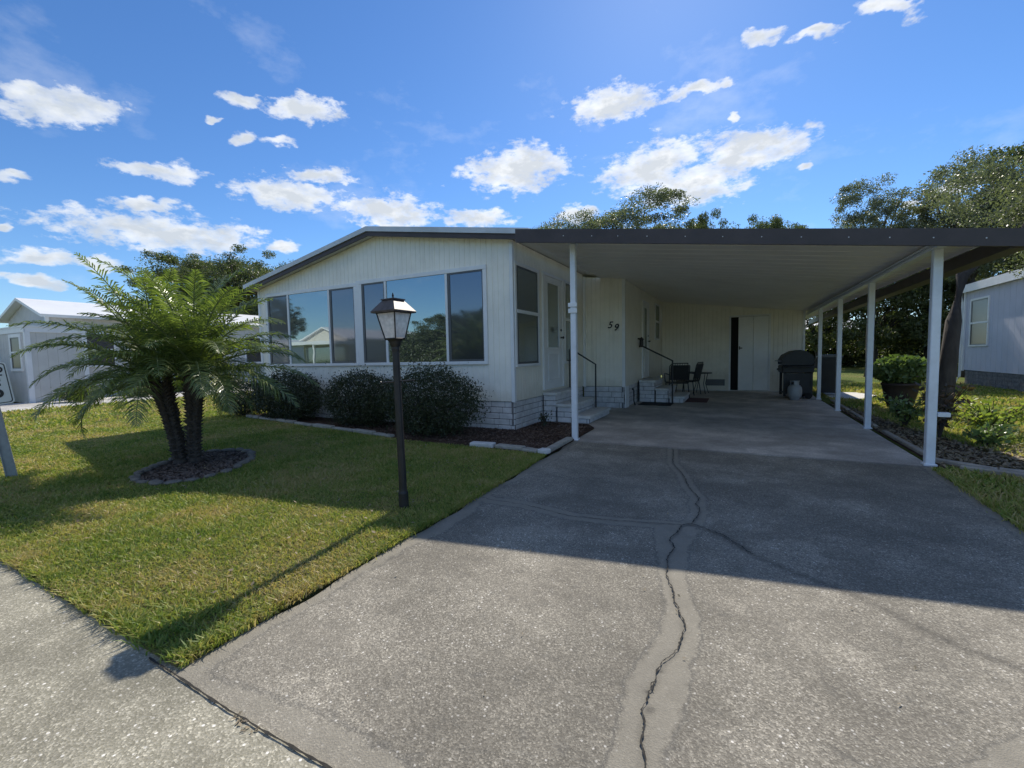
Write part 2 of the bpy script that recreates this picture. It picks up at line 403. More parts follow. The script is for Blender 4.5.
DR = [(-2.01, 0.87), (1.75, 0.87), (1.72, 3.9), (1.78, 5.2), (1.80, 6.0), (-2.10, 6.0), (-2.06, 4.3), (-2.02, 2.8)]
crack_main = [(-0.74, 6.0), (-0.64, 5.19), (-0.5, 4.78), (-0.39, 4.32), (-0.28, 4.01), (-0.29, 3.85), (-0.25, 3.69), (-0.28, 3.38), (-0.35, 3.31), (-0.36, 3.17), (-0.39, 3.03), (-0.35, 2.91), (-0.37, 2.76), (-0.34, 2.53), (-0.28, 2.31), (-0.22, 2.13), (-0.2, 2.01), (-0.21, 1.89), (-0.26, 1.74), (-0.26, 1.66), (-0.28, 1.6), (-0.28, 1.53), (-0.27, 1.41), (-0.24, 1.28), (-0.22, 1.1), (-0.25, 0.87)]
crack_left = [(-2.03, 3.3), (-1.89, 3.25), (-1.57, 3.26), (-1.15, 3.17), (-0.82, 3.2), (-0.57, 3.27), (-0.33, 3.33)]
crack_right = [(-0.29, 3.37), (-0.25, 3.36), (-0.07, 3.25), (0.1, 3.01), (0.26, 2.89), (0.48, 2.76), (0.62, 2.64), (0.74, 2.51), (0.85, 2.4), (0.98, 2.35), (1.4, 2.2), (1.75, 2.12)]
patch_l = [(-0.55, 3.3), (-0.47, 2.91), (-0.38, 2.51), (-0.31, 2.2), (-0.30, 1.98), (-0.37, 1.65), (-0.36, 1.5), (-0.345, 1.35), (-0.36, 0.87)]
patch_r = [(-0.20, 3.3), (-0.26, 3.0), (-0.23, 2.48), (-0.14, 2.17), (-0.12, 2.0), (-0.15, 1.8), (-0.14, 1.66), (-0.15, 1.54), (-0.18, 1.36), (-0.12, 0.87)]

def seg_dist(px, py, pts):
    d = np.full(px.shape, 1e9)
    for (x0, y0), (x1, y1) in zip(pts[:-1], pts[1:]):
        dx, dy = x1 - x0, y1 - y0
        t = np.clip(((px - x0) * dx + (py - y0) * dy) / (dx * dx + dy * dy), 0, 1)
        d = np.minimum(d, np.hypot(px - x0 - t * dx, py - y0 - t * dy))
    return d

def driveway():
    nx, ny = 300, 400
    us = np.linspace(0, 1, nx); ys = np.linspace(0.87, 6.0, ny)
    lx = np.interp(ys, [0.87, 2.8, 4.3, 6.0], [-2.01, -2.02, -2.06, -2.10])
    rx = np.interp(ys, [0.87, 3.9, 5.2, 6.0], [1.75, 1.72, 1.78, 1.80])
    lx = lx + 0.018 * np.sin(ys * 5.1) + 0.010 * np.sin(ys * 13 + 1)
    X = lx[:, None] + (rx - lx)[:, None] * us[None, :]; Y = np.repeat(ys[:, None], nx, 1)
    X = X.ravel(); Y = Y.ravel()
    Z = 0.004 * np.sin(X * 1.7 + 1) * np.sin(Y * 1.3) * np.clip((Y - 0.9) * 2, 0, 1) * np.clip((6 - Y) * 2, 0, 1)
    dm = seg_dist(X, Y, crack_main); Z -= 0.004 * np.exp(-(dm / 0.03) ** 2)
    v = np.stack([X, Y, Z], 1)
    i = (np.arange(ny - 1)[:, None] * nx + np.arange(nx - 1)[None, :]).ravel()
    f = np.stack([i, i + 1, i + nx + 1, i + nx], 1).ravel()
    o = mesh_np('driveway', v, f, 4, M['drive'], smooth=True)
    pl = np.array(sorted(patch_l, key=lambda p: p[1])); pr = np.array(sorted(patch_r, key=lambda p: p[1]))
    xl = np.interp(Y, pl[:, 1], pl[:, 0]); xr = np.interp(Y, pr[:, 1], pr[:, 0])
    inside = np.minimum(X - xl, xr - X) - 0.012; inside = np.where(Y > 3.3, -1, inside)
    patch = np.clip(0.5 + inside / 0.06, 0, 1)
    d2 = seg_dist(X, Y, crack_main); patch = np.maximum(patch, np.clip(0.5 + (0.06 - d2) / 0.06, 0, 1) * (Y > 3.2))
    d3 = seg_dist(X, Y, crack_left); patch = np.maximum(patch, np.clip(0.5 + (0.075 - d3) / 0.06, 0, 1))
    # smooth trowelled margins
    yy = 1.55 + 0.32 * np.clip((X - 0.32) / 0.5, 0, 1) + 0.05 * np.sin(X * 9)
    patch = np.maximum(patch, np.where(X > 0.30, np.clip(0.5 + (yy - Y) / 0.07, 0, 1), 0))
    dl = X - np.interp(Y, ys, lx)
    patch = np.maximum(patch, np.clip(0.5 + (0.10 + 0.04 * np.sin(Y * 3) - dl) / 0.08, 0, 0.85))
    patch = np.maximum(patch, np.clip(0.5 + (0.085 + 0.03 * np.sin(X * 4) - (Y - 0.87)) / 0.10, 0, 0.68) * (X < -0.7))
    patch = np.maximum(patch, np.clip(0.5 + (0.07 - (np.interp(Y, ys, rx) - X)) / 0.08, 0, 0.8))
    seam = 0.55 * np.exp(-(seg_dist(X, Y, crack_right) / 0.035) ** 2)
    seam = np.maximum(seam, 0.35 * np.exp(-(dm / 0.012) ** 2))
    for cx, cy, r_ in ((-0.262, 1.52, 0.017), (-0.283, 1.60, 0.012), (-0.255, 1.735, 0.011)):
        seam = np.maximum(seam, np.exp(-((X - cx) ** 2 + (Y - cy) ** 2) / r_ ** 2))
    for nm, a in (('patch', patch), ('seam', seam)):
        at = o.data.attributes.new(nm, 'FLOAT', 'POINT'); at.data.foreach_set('value', a.astype(np.float32))
    return struct(o)
driveway()

def ribbon(name, pts, w, z, m, jag=0.012, step=0.02, seed=1, wj=0.5):
    r = random.Random(seed); P = []
    for (x0, y0), (x1, y1) in zip(pts[:-1], pts[1:]):
        n = max(1, int(math.hypot(x1 - x0, y1 - y0) / step))
        for i in range(n): P.append((x0 + (x1 - x0) * i / n, y0 + (y1 - y0) * i / n))
    P.append(pts[-1])
    Q = []; off = 0
    for i, (x, y) in enumerate(P):
        a = P[max(i - 1, 0)]; b = P[min(i + 1, len(P) - 1)]
        dx, dy = b[0] - a[0], b[1] - a[1]; l = math.hypot(dx, dy) or 1
        off = off * 0.75 + r.uniform(-jag, jag); ww = w * r.uniform(1 - wj, 1 + wj) / 2
        nx_, ny_ = -dy / l, dx / l
        Q.append((x + nx_ * (off + ww), y + ny_ * (off + ww), z)); Q.append((x + nx_ * (off - ww), y + ny_ * (off - ww), z))
    return MB().add(Q, [(2 * i, 2 * i + 1, 2 * i + 3, 2 * i + 2) for i in range(len(P) - 1)]).build(name, m)
M['crack'] = mat('crack_dirt', (0.03, 0.027, 0.022), 0.95, 0.4, 40)
for nm, pts, w, sd in (('driveway_crack', crack_main, 0.006, 3), ('driveway_crack', crack_left, 0.005, 4), ('driveway_crack', crack_right[:4], 0.005, 5)):
    struct(ribbon(nm, pts, w, 0.0055, M['crack'], 0.0055, 0.014, sd, 0.75))
loop = [(-0.262, 1.66), (-0.275, 1.645), (-0.272, 1.625), (-0.262, 1.61)]
struct(ribbon('driveway_crack', loop, 0.004, 0.0057, M['crack'], 0.002, 0.01, 8))
struct(ribbon('paving_joint', [(-2.2, 0.88), (-1.6, 0.86), (-0.9, 0.862), (0.4, 0.86), (1.8, 0.86)], 0.008, 0.0095, M['crack'], 0.0012, 0.03, 9, 0.45))

# street slab
st = MB().flat([(-60, -6.2), (60, -6.2), (60, 0.868), (-2.0, 0.868), (-2.05, 0.98), (-60, 0.98)], 0.004, 0.06).build('street', M['street']); struct(st)
struct(MB().flat([(-21.6, 0.87), (-17.6, 0.87), (-17.0, 60), (-21.0, 60)], 0.0, 0.03).build('side_road', M['sideroad']))
# carport slab
cs = MB().flat([(-2.10, 6.0), (1.82, 6.0), (1.84, 15.5), (-2.5, 15.5), (-2.5, 10.2), (-3.22, 10.04), (-3.22, 7.45), (-2.3, 7.4), (-2.12, 7.1)], 0.006, 0.06).build('carport_floor', M['slab']); struct(cs)
struct(ribbon('slab_joint', [(-2.1, 6.0), (1.8, 6.0)], 0.012, 0.011, M['crack'], 0.001, 0.1, 10, 0.2))
struct(ribbon('slab_joint', [(-2.1, 9.0), (1.8, 9.05)], 0.006, 0.011, M['crack'], 0.001, 0.1, 10, 0.2))

# lawns
LAWN = [(-17.6, 0.96), (-4.0, 0.94), (-2.6, .91), (-2.03, 0.90), (-2.05, 2.8), (-2.08, 4.3), (-2.12, 4.98), (-3.3, 5.0), (-4.6, 5.1), (-6.4, 5.4), (-9.6, 5.9), (-10.2, 7.5), (-10.2, 40), (-17.2, 40)]
struct(MB().flat(LAWN, 0.018, 0.06).build('lawn', M['lawn']))
RL = [(1.79, 0.90), (40, 0.90), (40, 70), (1.9, 70), (1.86, 15.5), (1.84, 6.0), (1.82, 5.2), (1.76, 3.9)]
struct(MB().flat(RL, 0.006, 0.05).build('side_lawn', M['dryground']))
struct(MB().flat([(-60, -40), (60, -40), (60, -6.3), (-60, -6.3)], 0.0, 0.05).build('opposite_lawn', M['field']))
struct(MB().flat([(-2.12, 4.98), (-2.10, 6.0), (-2.12, 7.1), (-2.3, 7.4), (-3.22, 7.45), (-3.25, 6.45), (-9.9, 6.45), (-9.7, 5.9), (-6.4, 5.4), (-4.6, 5.1), (-3.3, 5.0)], 0.030, 0.04).build('flower_bed', M['mulch']))
struct(MB().flat([(1.86, 5.95), (2.5, 5.75), (2.75, 6.6), (2.35, 8.6), (2.05, 12.2), (1.86, 12.2)], 0.014).build('edge_bed', M['mulch']))
# pale pad behind the carport
tag(MB().add([(0,0,0)], []) and MB().flat([(2.1, 13.55), (2.75, 13.4), (3.3, 14.6), (3.0, 15.5), (2.2, 15.6)], 0.02, 0.03).build('concrete_pad', M['concrete_pale']), kind='structure')

# grass blades (nobody could count these)
def in_poly(x, y, poly):
    c = np.zeros(x.shape, bool); n = len(poly); j = n - 1
    for i in range(n):
        xi, yi = poly[i]; xj, yj = poly[j]
        c ^= ((yi > y) != (yj > y)) & (x < (xj - xi) * (y - yi) / (yj - yi + 1e-12) + xi); j = i
    return c

PALM_BED = [(-5.82, 2.32), (-5.5, 2.2), (-5.15, 2.28), (-4.98, 2.55), (-5.08, 2.95), (-5.42, 3.38), (-5.8, 3.6), (-6.17, 3.62), (-6.45, 3.38), (-6.38, 3.0), (-6.14, 2.68)]

def strips(x, y, z0, dx, dy, ox, oy, h):
    """grass blades: base, bent middle, narrow tip"""
    L = []
    for kw, kl, kh in ((1, 0, 0), (.85, .40, .66), (.12, 1, 1)):
        L.append(np.stack([x - dx * kw + ox * kl, y - dy * kw + oy * kl, z0 + h * kh], 1))
        L.append(np.stack([x + dx * kw + ox * kl, y + dy * kw + oy * kl, z0 + h * kh], 1))
    v = np.stack(L, 1).reshape(-1, 3); i = np.arange(len(x)) * 6
    return v, np.stack([i, i + 1, i + 3, i + 2, i + 2, i + 3, i + 5, i + 4], 1).ravel()

def blades(name, poly, box, dens, hmin, hmax, wid, holes, seed, m, lean=0.85, zbase=0.016, fringe=0.0):
    r = np.random.default_rng(seed)
    x0, x1, y0, y1 = box; n = int((x1 - x0) * (y1 - y0) * dens(0, 0))
    x = r.uniform(x0, x1, n); y = r.uniform(y0, y1, n)
    keep = in_poly(x, y, poly)
    for hp in holes: keep &= ~in_poly(x, y, hp)
    d = np.hypot(x, y); keep &= r.random(n) < dens(1, d) / dens(0, 0)
    x = x[keep]; y = y[keep]; d = d[keep]; n = len(x)
    patchy = 0.5 + 0.5 * np.sin(x * 2.1 + np.sin(y * 1.7) * 2) * np.sin(y * 2.6 + 1.3 * np.sin(x * 1.4))
    h = r.uniform(hmin, hmax, n) * (0.75 + 0.5 * patchy); a = r.uniform(0, 2 * np.pi, n); la = r.uniform(0, 2 * np.pi, n)
    w = wid * r.uniform(0.7, 1.4, n) * np.clip(d / 4.0, 1, 3.2)
    l = h * r.uniform(0.1, lean * 1.6, n)
    dx = np.cos(a) * w / 2; dy = np.sin(a) * w / 2; ox = np.cos(la) * l; oy = np.sin(la) * l
    z0 = np.full(n, zbase - 0.012)
    v, f = strips(x, y, z0, dx, dy, ox, oy, h)
    o = mesh_np(name, v, f, 4, m)
    return tag(o, kind='stuff')

dl = lambda k, d: 13000 if k == 0 else 13000 * np.clip((4.2 / np.maximum(d, 0.1)) ** 1.7, 0.03, 1)
lawn_near = [(-12, .96), (-4.0, 0.95), (-2.4, 0.92), (-2.0, 0.90), (-2.03, 2.8), (-2.06, 4.3), (-2.10, 4.98), (-3.3, 5.0), (-4.6, 5.1), (-6.4, 5.4), (-9.6, 5.9), (-10.2, 7.5), (-12, 7.5)]
o = blades('grass', lawn_near, (-12, -1.98, 0.84, 7.5), dl, 0.02, 0.048, 0.0072, [PALM_BED], 3, M['grass'])
tag(o, 'short green and yellowing grass covering the front lawn left of the driveway', 'grass')
dfar = lambda k, d: 380 if k == 0 else 380 * np.clip((12 / d) ** 1.5, 0.1, 1)
o = blades('grass', [(-17.6, 0.95), (-12, 0.95), (-12, 7.5), (-10.2, 7.5), (-10.2, 25), (-17.2, 25)], (-17.6, -10.2, 0.95, 25), dfar, 0.04, 0.08, 0.012, [], 4, M['grass'])
tag(o, 'bright sunlit grass on the far part of the front lawn beyond the palm', 'grass')
RIGHTP = [(1.72, 0.9), (14, 0.9), (14, 30), (2.0, 30), (2.05, 12.2), (2.35, 8.6), (2.75, 6.6), (2.5, 5.75), (1.86, 5.9), (1.77, 5.2), (1.70, 3.9)]
dr_ = lambda k, d: 2600 if k == 0 else 2600 * np.clip((5.5 / np.maximum(d, .1)) ** 1.9, 0.03, 1)
o = blades('grass', RIGHTP, (1.68, 9, 2.5, 20), dr_, 0.03, 0.075, 0.0085, [[(2.1, 13.55), (2.75, 13.4), (3.3, 14.6), (3.0, 15.5), (2.2, 15.6)]], 6, M['grass'])
tag(o, 'patchy grass on the side lawn right of the carport posts', 'grass')
# long grass overhanging driveway and street edges
r_ = np.random.default_rng(12)
def fringe(pts, n, name, label, hgt=0.075, spread=0.05):
    P = np.array(pts); seg = np.hypot(*(P[1:] - P[:-1]).T); cs_ = np.concatenate([[0], np.cumsum(seg)])
    t = r_.uniform(0, cs_[-1], n); x = np.interp(t, cs_, P[:, 0]); y = np.interp(t, cs_, P[:, 1])
    x = x + r_.normal(0, spread * .5, n); y = y + r_.normal(0, spread * .5, n)
    clump = 0.5 + 0.5 * np.sin(t * 9 + 2 * np.sin(t * 3.1))
    h = hgt * r_.uniform(0.4, 1.0, n) * (0.6 + .6 * clump); a = r_.uniform(0, 6.28, n); la = r_.uniform(0, 6.28, n); w = 0.0065 * r_.uniform(.7, 1.4, n)
    l = h * r_.uniform(.3, 1.3, n)
    dx = np.cos(a) * w / 2; dy = np.sin(a) * w / 2; ox = np.cos(la) * l; oy = np.sin(la) * l; z0 = np.full(n, 0.004)
    v, f = strips(x, y, z0, dx, dy, ox, oy, h * .85)
    return tag(mesh_np(name, v, f, 4, M['grass']), label, 'grass', None, 'stuff')
fringe([(-12, .99), (-4.0, .98), (-2.4, 0.94), (-2.06, 0.93), (-2.05, 2.8), (-2.09, 4.3), (-2.13, 4.98)], 16000, 'grass_edging', 'longer ragged grass along the front lawn edge beside paving', 0.065, 0.04)
fringe([(1.78, 2.5), (1.75, 3.9), (1.80, 5.2), (1.83, 5.9)], 2500, 'grass_edging', 'ragged grass growing along the right driveway edge', 0.06)

# leaf litter and mulch chips
def litter(name, poly, n, size, m, label, seed, z=0.034):
    r = np.random.default_rng(seed); P = np.array(poly)
    x = r.uniform(P[:, 0].min(), P[:, 0].max(), n * 2); y = r.uniform(P[:, 1].min(), P[:, 1].max(), n * 2)
    k = in_poly(x, y, poly); x = x[k][:n]; y = y[k][:n]; n = len(x)
    a = r.uniform(0, 6.28, n); s_ = size * r.uniform(.4, 1.3, n); asp = r.uniform(.25, .6, n); t = r.uniform(-.5, .5, (n, 2))
    u = np.stack([np.cos(a) * s_, np.sin(a) * s_, t[:, 0] * s_], 1); w = np.stack([-np.sin(a) * s_ * asp, np.cos(a) * s_ * asp, t[:, 1] * s_ * asp], 1)
    c = np.stack([x, y, z + s_ * .35], 1)
    v = np.stack([c - u, c - w, c + u, c + w], 1).reshape(-1, 3)
    return tag(mesh_np(name, v, np.arange(len(v)), 4, m), label, 'litter', None, 'stuff')
litter('mulch', [(-2.15, 5.05), (-2.15, 7.1), (-2.35, 7.3), (-3.2, 7.35), (-3.2, 6.4), (-7, 6.4), (-6.4, 5.45), (-4.6, 5.15)], 9000, 0.02, leaf_mat('mulch_chips', (0.04, 0.026, 0.02), (0.20, 0.14, 0.11), 0.05, 0.9), 'brown bark chips in the bed at the house corner', 21)
litter('mulch', PALM_BED, 7000, 0.02, leaf_mat('palm_mulch', (0.05, 0.035, 0.028), (0.24, 0.18, 0.15), 0.05, 0.9), 'brown bark chips in the stone ringed bed around the palm', 22, 0.02)
litter('fallen_leaves', [(1.9, 6.0), (2.5, 5.8), (2.9, 6.6), (2.45, 8.6), (2.1, 12), (1.88, 12)], 5000, 0.026, M['dryleaf'], 'dry fallen leaves in the narrow bed beside the carport posts', 23, 0.018)
litter('fallen_leaves', [(2.3, 5.9), (3.9, 6.4), (4.2, 7.4), (2.7, 7.6)], 2200, 0.035, M['dryleaf'], 'dry brown plant litter on the side lawn beside the timber edging', 24, 0.03)
for nm_, pl, n_, lb_, sd_ in (('fallen_leaves', [(-2.0, 1.0), (1.7, 1.0), (1.75, 6), (-2.05, 6)], 110, 'a few small brown leaves scattered on the driveway', 31),
                         ('fallen_leaves', [(-5, 1.1), (-2.1, 1.0), (-2.1, 4.9), (-6.5, 5)], 420, 'small brown leaves lying in the short grass of the front lawn', 32),
                         ('leaf_debris', [(-1.56, .835), (-1.42, .82), (-1.40, .868), (-1.56, .868)], 26, 'brown leaf scraps caught against the joint at the street', 33)):
    litter(nm_, pl, n_, .009 if sd_ != 32 else .018, M['dryleaf'], lb_, sd_, .006 if sd_ != 32 else .04)
struct(MB().flat(PALM_BED, 0.024).build('palm_bed', M['mulch']))

# ------------------------------------------------------------------ THE MOBILE HOME
home = thing('mobile_home', 'cream mobile home with low gable roof and two wide window groups', 'house', (-6.5, 6.4, 0))
PEAK = -6.12
def roof_top(x): return 3.66 - (0.196 * (PEAK - x) if x < PEAK else 0.155 * (x - PEAK))
def und(x): return 3.02 - .138 * (x + 2.82)
def sag(y): return .05 * max(0, 1 - (y - 5.7) / 9.5)

def ribbed(mb, x0, x1, z0, top, pitch=0.105, gw=0.011, gd=0.008, off=0.0):
    """vertical-board siding: flat boards with real grooves, local frame of mb"""
    xs = []; x = x0
    while x < x1 - 1e-4:
        e = min(x + pitch, x1)
        xs += [(x, 0), (e - gw, 0), (e - gw * .7, gd), (e - gw * .3, gd)]
        x = e
    xs.append((x1, 0))
    xs = [(min(a, x1), b) for a, b in xs]
    vs = []; fs = []
    for a, b in xs: vs += [(a, off + b, z0), (a, off + b, top(a))]
    for i in range(len(xs) - 1): fs.append((2 * i, 2 * i + 2, 2 * i + 3, 2 * i + 1))
    mb.add(vs, fs)

# front wall split around peak so the top follows the gable
w = MB(FRONT(6.4))
ribbed(w, -9.70, PEAK, 0.50, lambda x: roof_top(x) - 0.11)
ribbed(w, PEAK, -3.24, 0.50, lambda x: roof_top(x) - 0.11)
w.build('front_wall', M['front_siding'], home)
w = MB(RIGHT(-3.24)); ribbed(w, 6.4, 10.05, 0.50, lambda y: 3.10); w.build('side_wall', M['siding'], home)
w = MB(FRONT(10.05)); ribbed(w, -3.24, -2.28, 0.50, lambda x: min(3.045, und(x) - sag(10.05) - .002)); w.build('number_wall', M['siding'], home)
w = MB(RIGHT(-2.28)); ribbed(w, 10.05, 22.0, 0.50, lambda y: und(-2.28) - sag(y) - .002, .105); w.build('rear_side_wall', M['siding'], home)
w = MB(LEFT(-9.70)); ribbed(w, -22.0, -6.4, 0.50, lambda y: 2.90); w.build('left_wall', M['siding'], home)
w = MB(side(0, 22, math.pi)); ribbed(w, 2.28, -PEAK, 0.5, lambda x: roof_top(-x) - .11); ribbed(w, -PEAK, 9.70, 0.5, lambda x: roof_top(-x) - .11); w.build('back_wall', M['siding'], home)
# corner trims and bottom rails
t = MB()
t.box(-3.285, -3.225, 6.385, 6.445, 0.49, 3.06)
t.build('corner_trim', M['trim'], home); t = MB()
t.box(-9.72, -9.65, 6.385, 6.45, 0.49, 2.88)
t.build('corner_trim', M['trim'], home); t = MB()
t.box(-2.33, -2.265, 10.035, 10.10, 0.49, 2.93)
t.build('corner_trim', M['trim'], home); t = MB()
t.box(-3.235, -3.18, 10.0, 10.046, 0.49, 3.05)
t.build('corner_trim', M['trim'], home)
# painted brick skirting
def brickwork(M_, x0, x1, z0, z1, rows, bl=0.30, seed=0, dep=0.05):
    r = random.Random(seed); b = MB(M_); m = MB(M_)
    m.box(x0 + .002, x1 - .002, 0.012, dep, z0, z1 - .002)
    rh = (z1 - z0) / rows
    for k in range(rows):
        x = x0 - (bl * r.uniform(.2, .8) if k % 2 else 0)
        while x < x1 - 0.01:
            l = bl * r.uniform(.75, 1.2); a = max(x, x0); e = min(x + l, x1)
            if e - a > 0.03:
                d = r.uniform(-.003, .004)
                b.bbox(a + .004, e - .004, d, dep - .004, z0 + k * rh + .005, z0 + (k + 1) * rh - .004, 0.006)
            x += l
    return b, m
for Mx, x0, x1, sd in ((FRONT(6.42), -9.67, -3.26, 1), (RIGHT(-3.26), 6.42, 10.03, 2), (FRONT(10.07), -3.25, -2.30, 3), (RIGHT(-2.30), 10.07, 15.48, 4), (LEFT(-9.68), -22, -6.47, 5)):
    b, m = brickwork(Mx, x0, x1, 0.0, 0.495, 5 if sd != 3 else 4, 0.30, sd)
    s = b.build('skirting', M['brick'], home); m.build('mortar', M['mortar'], s)
# roof
rf = MB()
for xa, xb in ((-9.86, PEAK), (PEAK, -2.84)):
    za, zb = roof_top(xa), roof_top(xb)
    rf.prism([(xa, za - .10), (xb, zb - .10), (xb, zb), (xa, za)], 6.22, 10.05)
    xb2 = xb if xb != -2.84 else -2.84
    rf.prism([(xa, za - .10), (xb2, zb - .10), (xb2, zb), (xa, za)], 10.055, 22.3)
roof = rf.build('roof', M['roof'], home)
fa = MB(); dr2 = MB()
for xa, xb in ((-9.88, PEAK), (PEAK, -2.83)):
    za, zb = roof_top(xa), roof_top(xb)
    fa.prism([(xa, za - .150), (xb, zb - .150), (xb, zb - .065), (xa, za - .065)], 6.185, 6.215)
    dr2.prism([(xa, za - .068), (xb, zb - .068), (xb, zb + .02), (xa, za + .02)], 6.16, 6.214)
fa.build('fascia', M['brown'], roof); dr2.build('drip_edge', M['alu'], roof)
ef = MB(); ef.box(-9.89, -9.86, 6.2, 22.3, roof_top(-9.86) - .16, roof_top(-9.86) + .01); ef.build('fascia', M['brown'], roof)

def window(parent, Mx, x0, x1, z0, z1, panes, casing=0.07, proud=0.03, name='window'):
    """panes: list of (xa, xb, kind, rail_z or None)"""
    c = MB(Mx)
    c.bbox(x0 - casing, x1 + casing, -proud, 0.004, z1, z1 + casing, .004)
    c.bbox(x0 - casing, x1 + casing, -proud - .012, 0.004, z0 - casing * .8, z0, .004)
    c.bbox(x0 - casing, x0, -proud, 0.004, z0 + .001, z1 - .001, .004); c.bbox(x1, x1 + casing, -proud, 0.004, z0 + .001, z1 - .001, .004)
    edges = [p[0] for p in panes[1:]]
    for e in edges: c.bbox(e - .025, e + .025, -proud + .002, 0.004, z0 + .001, z1 - .001, .004)
    wn = c.build(name, M['trim'], parent)
    for i, (a, b, kind, rail) in enumerate(panes):
        a2 = a + (0.026 if i else 0.001); b2 = b - (0.026 if i < len(panes) - 1 else 0.001)
        if kind == 'fixed':
            MB(Mx).box(a2, b2, -0.010, 0.002, z0 + .001, z1 - .001).build('pane', M['glass'], wn)
        else:
            f = MB(Mx); t_ = 0.035
            f.box(a2, b2, -0.022, 0.002, z0 + .001, z0 + t_); f.box(a2, b2, -0.022, 0.002, z1 - t_ * .8, z1 - .001)
            f.box(a2, a2 + t_ * 1.5, -0.022, 0.002, z0 + t_ + .001, z1 - t_ * .8 - .001); f.box(b2 - t_ * .5, b2, -0.022, 0.002, z0 + t_ + .001, z1 - t_ * .8 - .001)
            f.build('sash', M['frame'], wn)
            zz0, zz1 = z0 + t_, z1 - t_ * .8
            g1 = 'glass' if kind == 'mid' else 'screen'
            if kind == 'k':
                MB(Mx).box(a2 + .01, b2 - .01, -0.034, -.002, rail - .028, rail + .028).build('rail', M['trim'], wn)
                MB(Mx).box(a2 + .02, b2 - .01, -0.012, 0.0, zz0, rail - .03).build('pane', M['darkpane'], wn)
                MB(Mx).box(a2 + .02, b2 - .01, -0.014, 0.0, rail + .03, zz1).build('pane', M['darkpane'], wn)
            elif rail:
                MB(Mx).box(a2 + .01, b2 - .01, -0.034, -.002, rail - .028, rail + .028).build('rail', M['trim'], wn)
                MB(Mx).box(a2 + t_ * .7, b2 - .01, -0.012, 0.0, zz0, rail - .03).build('pane', M['dullglass'], wn)
                MB(Mx).box(a2 + t_ * .7, b2 - .01, -0.014, 0.0, rail + .03, zz1).build('pane', M['glass' if kind == 'mid' else 'dullglass'], wn)
            else:
                MB(Mx).box(a2 + t_ * 1.5, b2 - t_ * .5, -0.012, 0.0, zz0, zz1).build('pane', M['screen'], wn)
    return wn
window(home, FRONT(6.4), -9.37, -6.72, 1.17, 2.66, [(-9.37, -8.69, 's', None), (-8.69, -7.43, 'fixed', None), (-7.43, -6.72, 's', None)])
window(home, FRONT(6.4), -6.51, -3.78, 1.17, 2.69, [(-6.51, -5.91, 's', None), (-5.91, -4.52, 'fixed', None), (-4.52, -3.78, 's', None)])
MB(FRONT(6.4)).bbox(-6.655, -6.575, -.028, .004, 1.12, 2.76, .004).build('mullion', M['trim'], home)
window(home, RIGHT(-3.24), 6.50, 7.36, 1.11, 2.72, [(6.50, 7.36, 'd', 1.98)], 0.06)
window(home, RIGHT(-3.24), 8.80, 9.50, 1.11, 2.74, [(8.80, 9.50, 'd', 1.98)], 0.06)
window(home, RIGHT(-2.28), 14.15, 14.85, 1.70, 2.72, [(14.15, 14.85, 'd', 2.22)], 0.05)

def entry_door(parent, Mx, x0, x1, z0, z1, glass=True):
    c = MB(Mx)
    c.bbox(x0 - .07, x0, -.032, .004, z0, z1 + .06, .004); c.bbox(x1, x1 + .07, -.032, .004, z0, z1 + .06, .004); c.bbox(x0 + .001, x1 - .001, -.032, .004, z1, z1 + .06, .004)
    fr = c.build('door_frame', M['trim'], parent)
    d = MB(Mx)
    gx0, gx1, gz0, gz1 = x0 + .16, x1 - .20, z0 + .80, z1 - .12
    d.box(x0 + .004, x1 - .004, -.018, .002, z0, gz0); d.box(x0 + .004, x1 - .004, -.018, .002, gz1, z1 - .002)
    d.box(x0 + .004, gx0, -.018, .002, gz0 + .001, gz1 - .001); d.box(gx1, x1 - .004, -.018, .002, gz0 + .001, gz1 - .001)
    # raised lower panel
    for a, b, c0, c1 in ((gx0, gx1, z0 + .15, z0 + .18), (gx0, gx1, z0 + .66, z0 + .69)): d.bbox(a, b, -.030, -.0185, c0, c1, .004)
    for a, b in ((gx0, gx0 + .03), (gx1 - .03, gx1)): d.bbox(a, b, -.030, -.0185, z0 + .181, z0 + .659, .004)
    for a, b, c0, c1 in ((gx0 - .03, gx1 + .03, gz0 - .03, gz0), (gx0 - .03, gx1 + .03, gz1, gz1 + .03)): d.bbox(a, b, -.028, -.0185, c0, c1, .004)
    for a, b in ((gx0 - .03, gx0), (gx1, gx1 + .03)): d.bbox(a, b, -.028, -.0185, gz0 + .001, gz1 - .001, .004)
    dd = d.build('door', M['door'], parent)
    MB(Mx).box(gx0 + .001, gx1 - .001, -.010, 0.0, gz0 + .001, gz1 - .001).build('pane', M['dullglass'], dd)
    k = MB(Mx @ Matrix.Translation((x1 - .09, -.02, z0 + 1.0)) @ Matrix.Rotation(math.pi / 2, 4, 'X')); k.lathe([(.022, 0), (.022, .008), (.01, .012), (.01, .035), (.028, .045), (.028, .06), (.012, .07)], k=12); k.build('knob', M['black'], dd, True)
    k = MB(Mx @ Matrix.Translation((x1 - .09, -.02, z0 + 1.15)) @ Matrix.Rotation(math.pi / 2, 4, 'X')); k.lathe([(.024, 0), (.024, .015), (.012, .018)], k=12); k.build('deadbolt', M['black'], dd, True)
    return dd
entry_door(home, RIGHT(-3.24), 7.66, 8.60, 0.60, 2.74)
entry_door(home, RIGHT(-2.28), 12.15, 12.95, 0.58, 2.60)
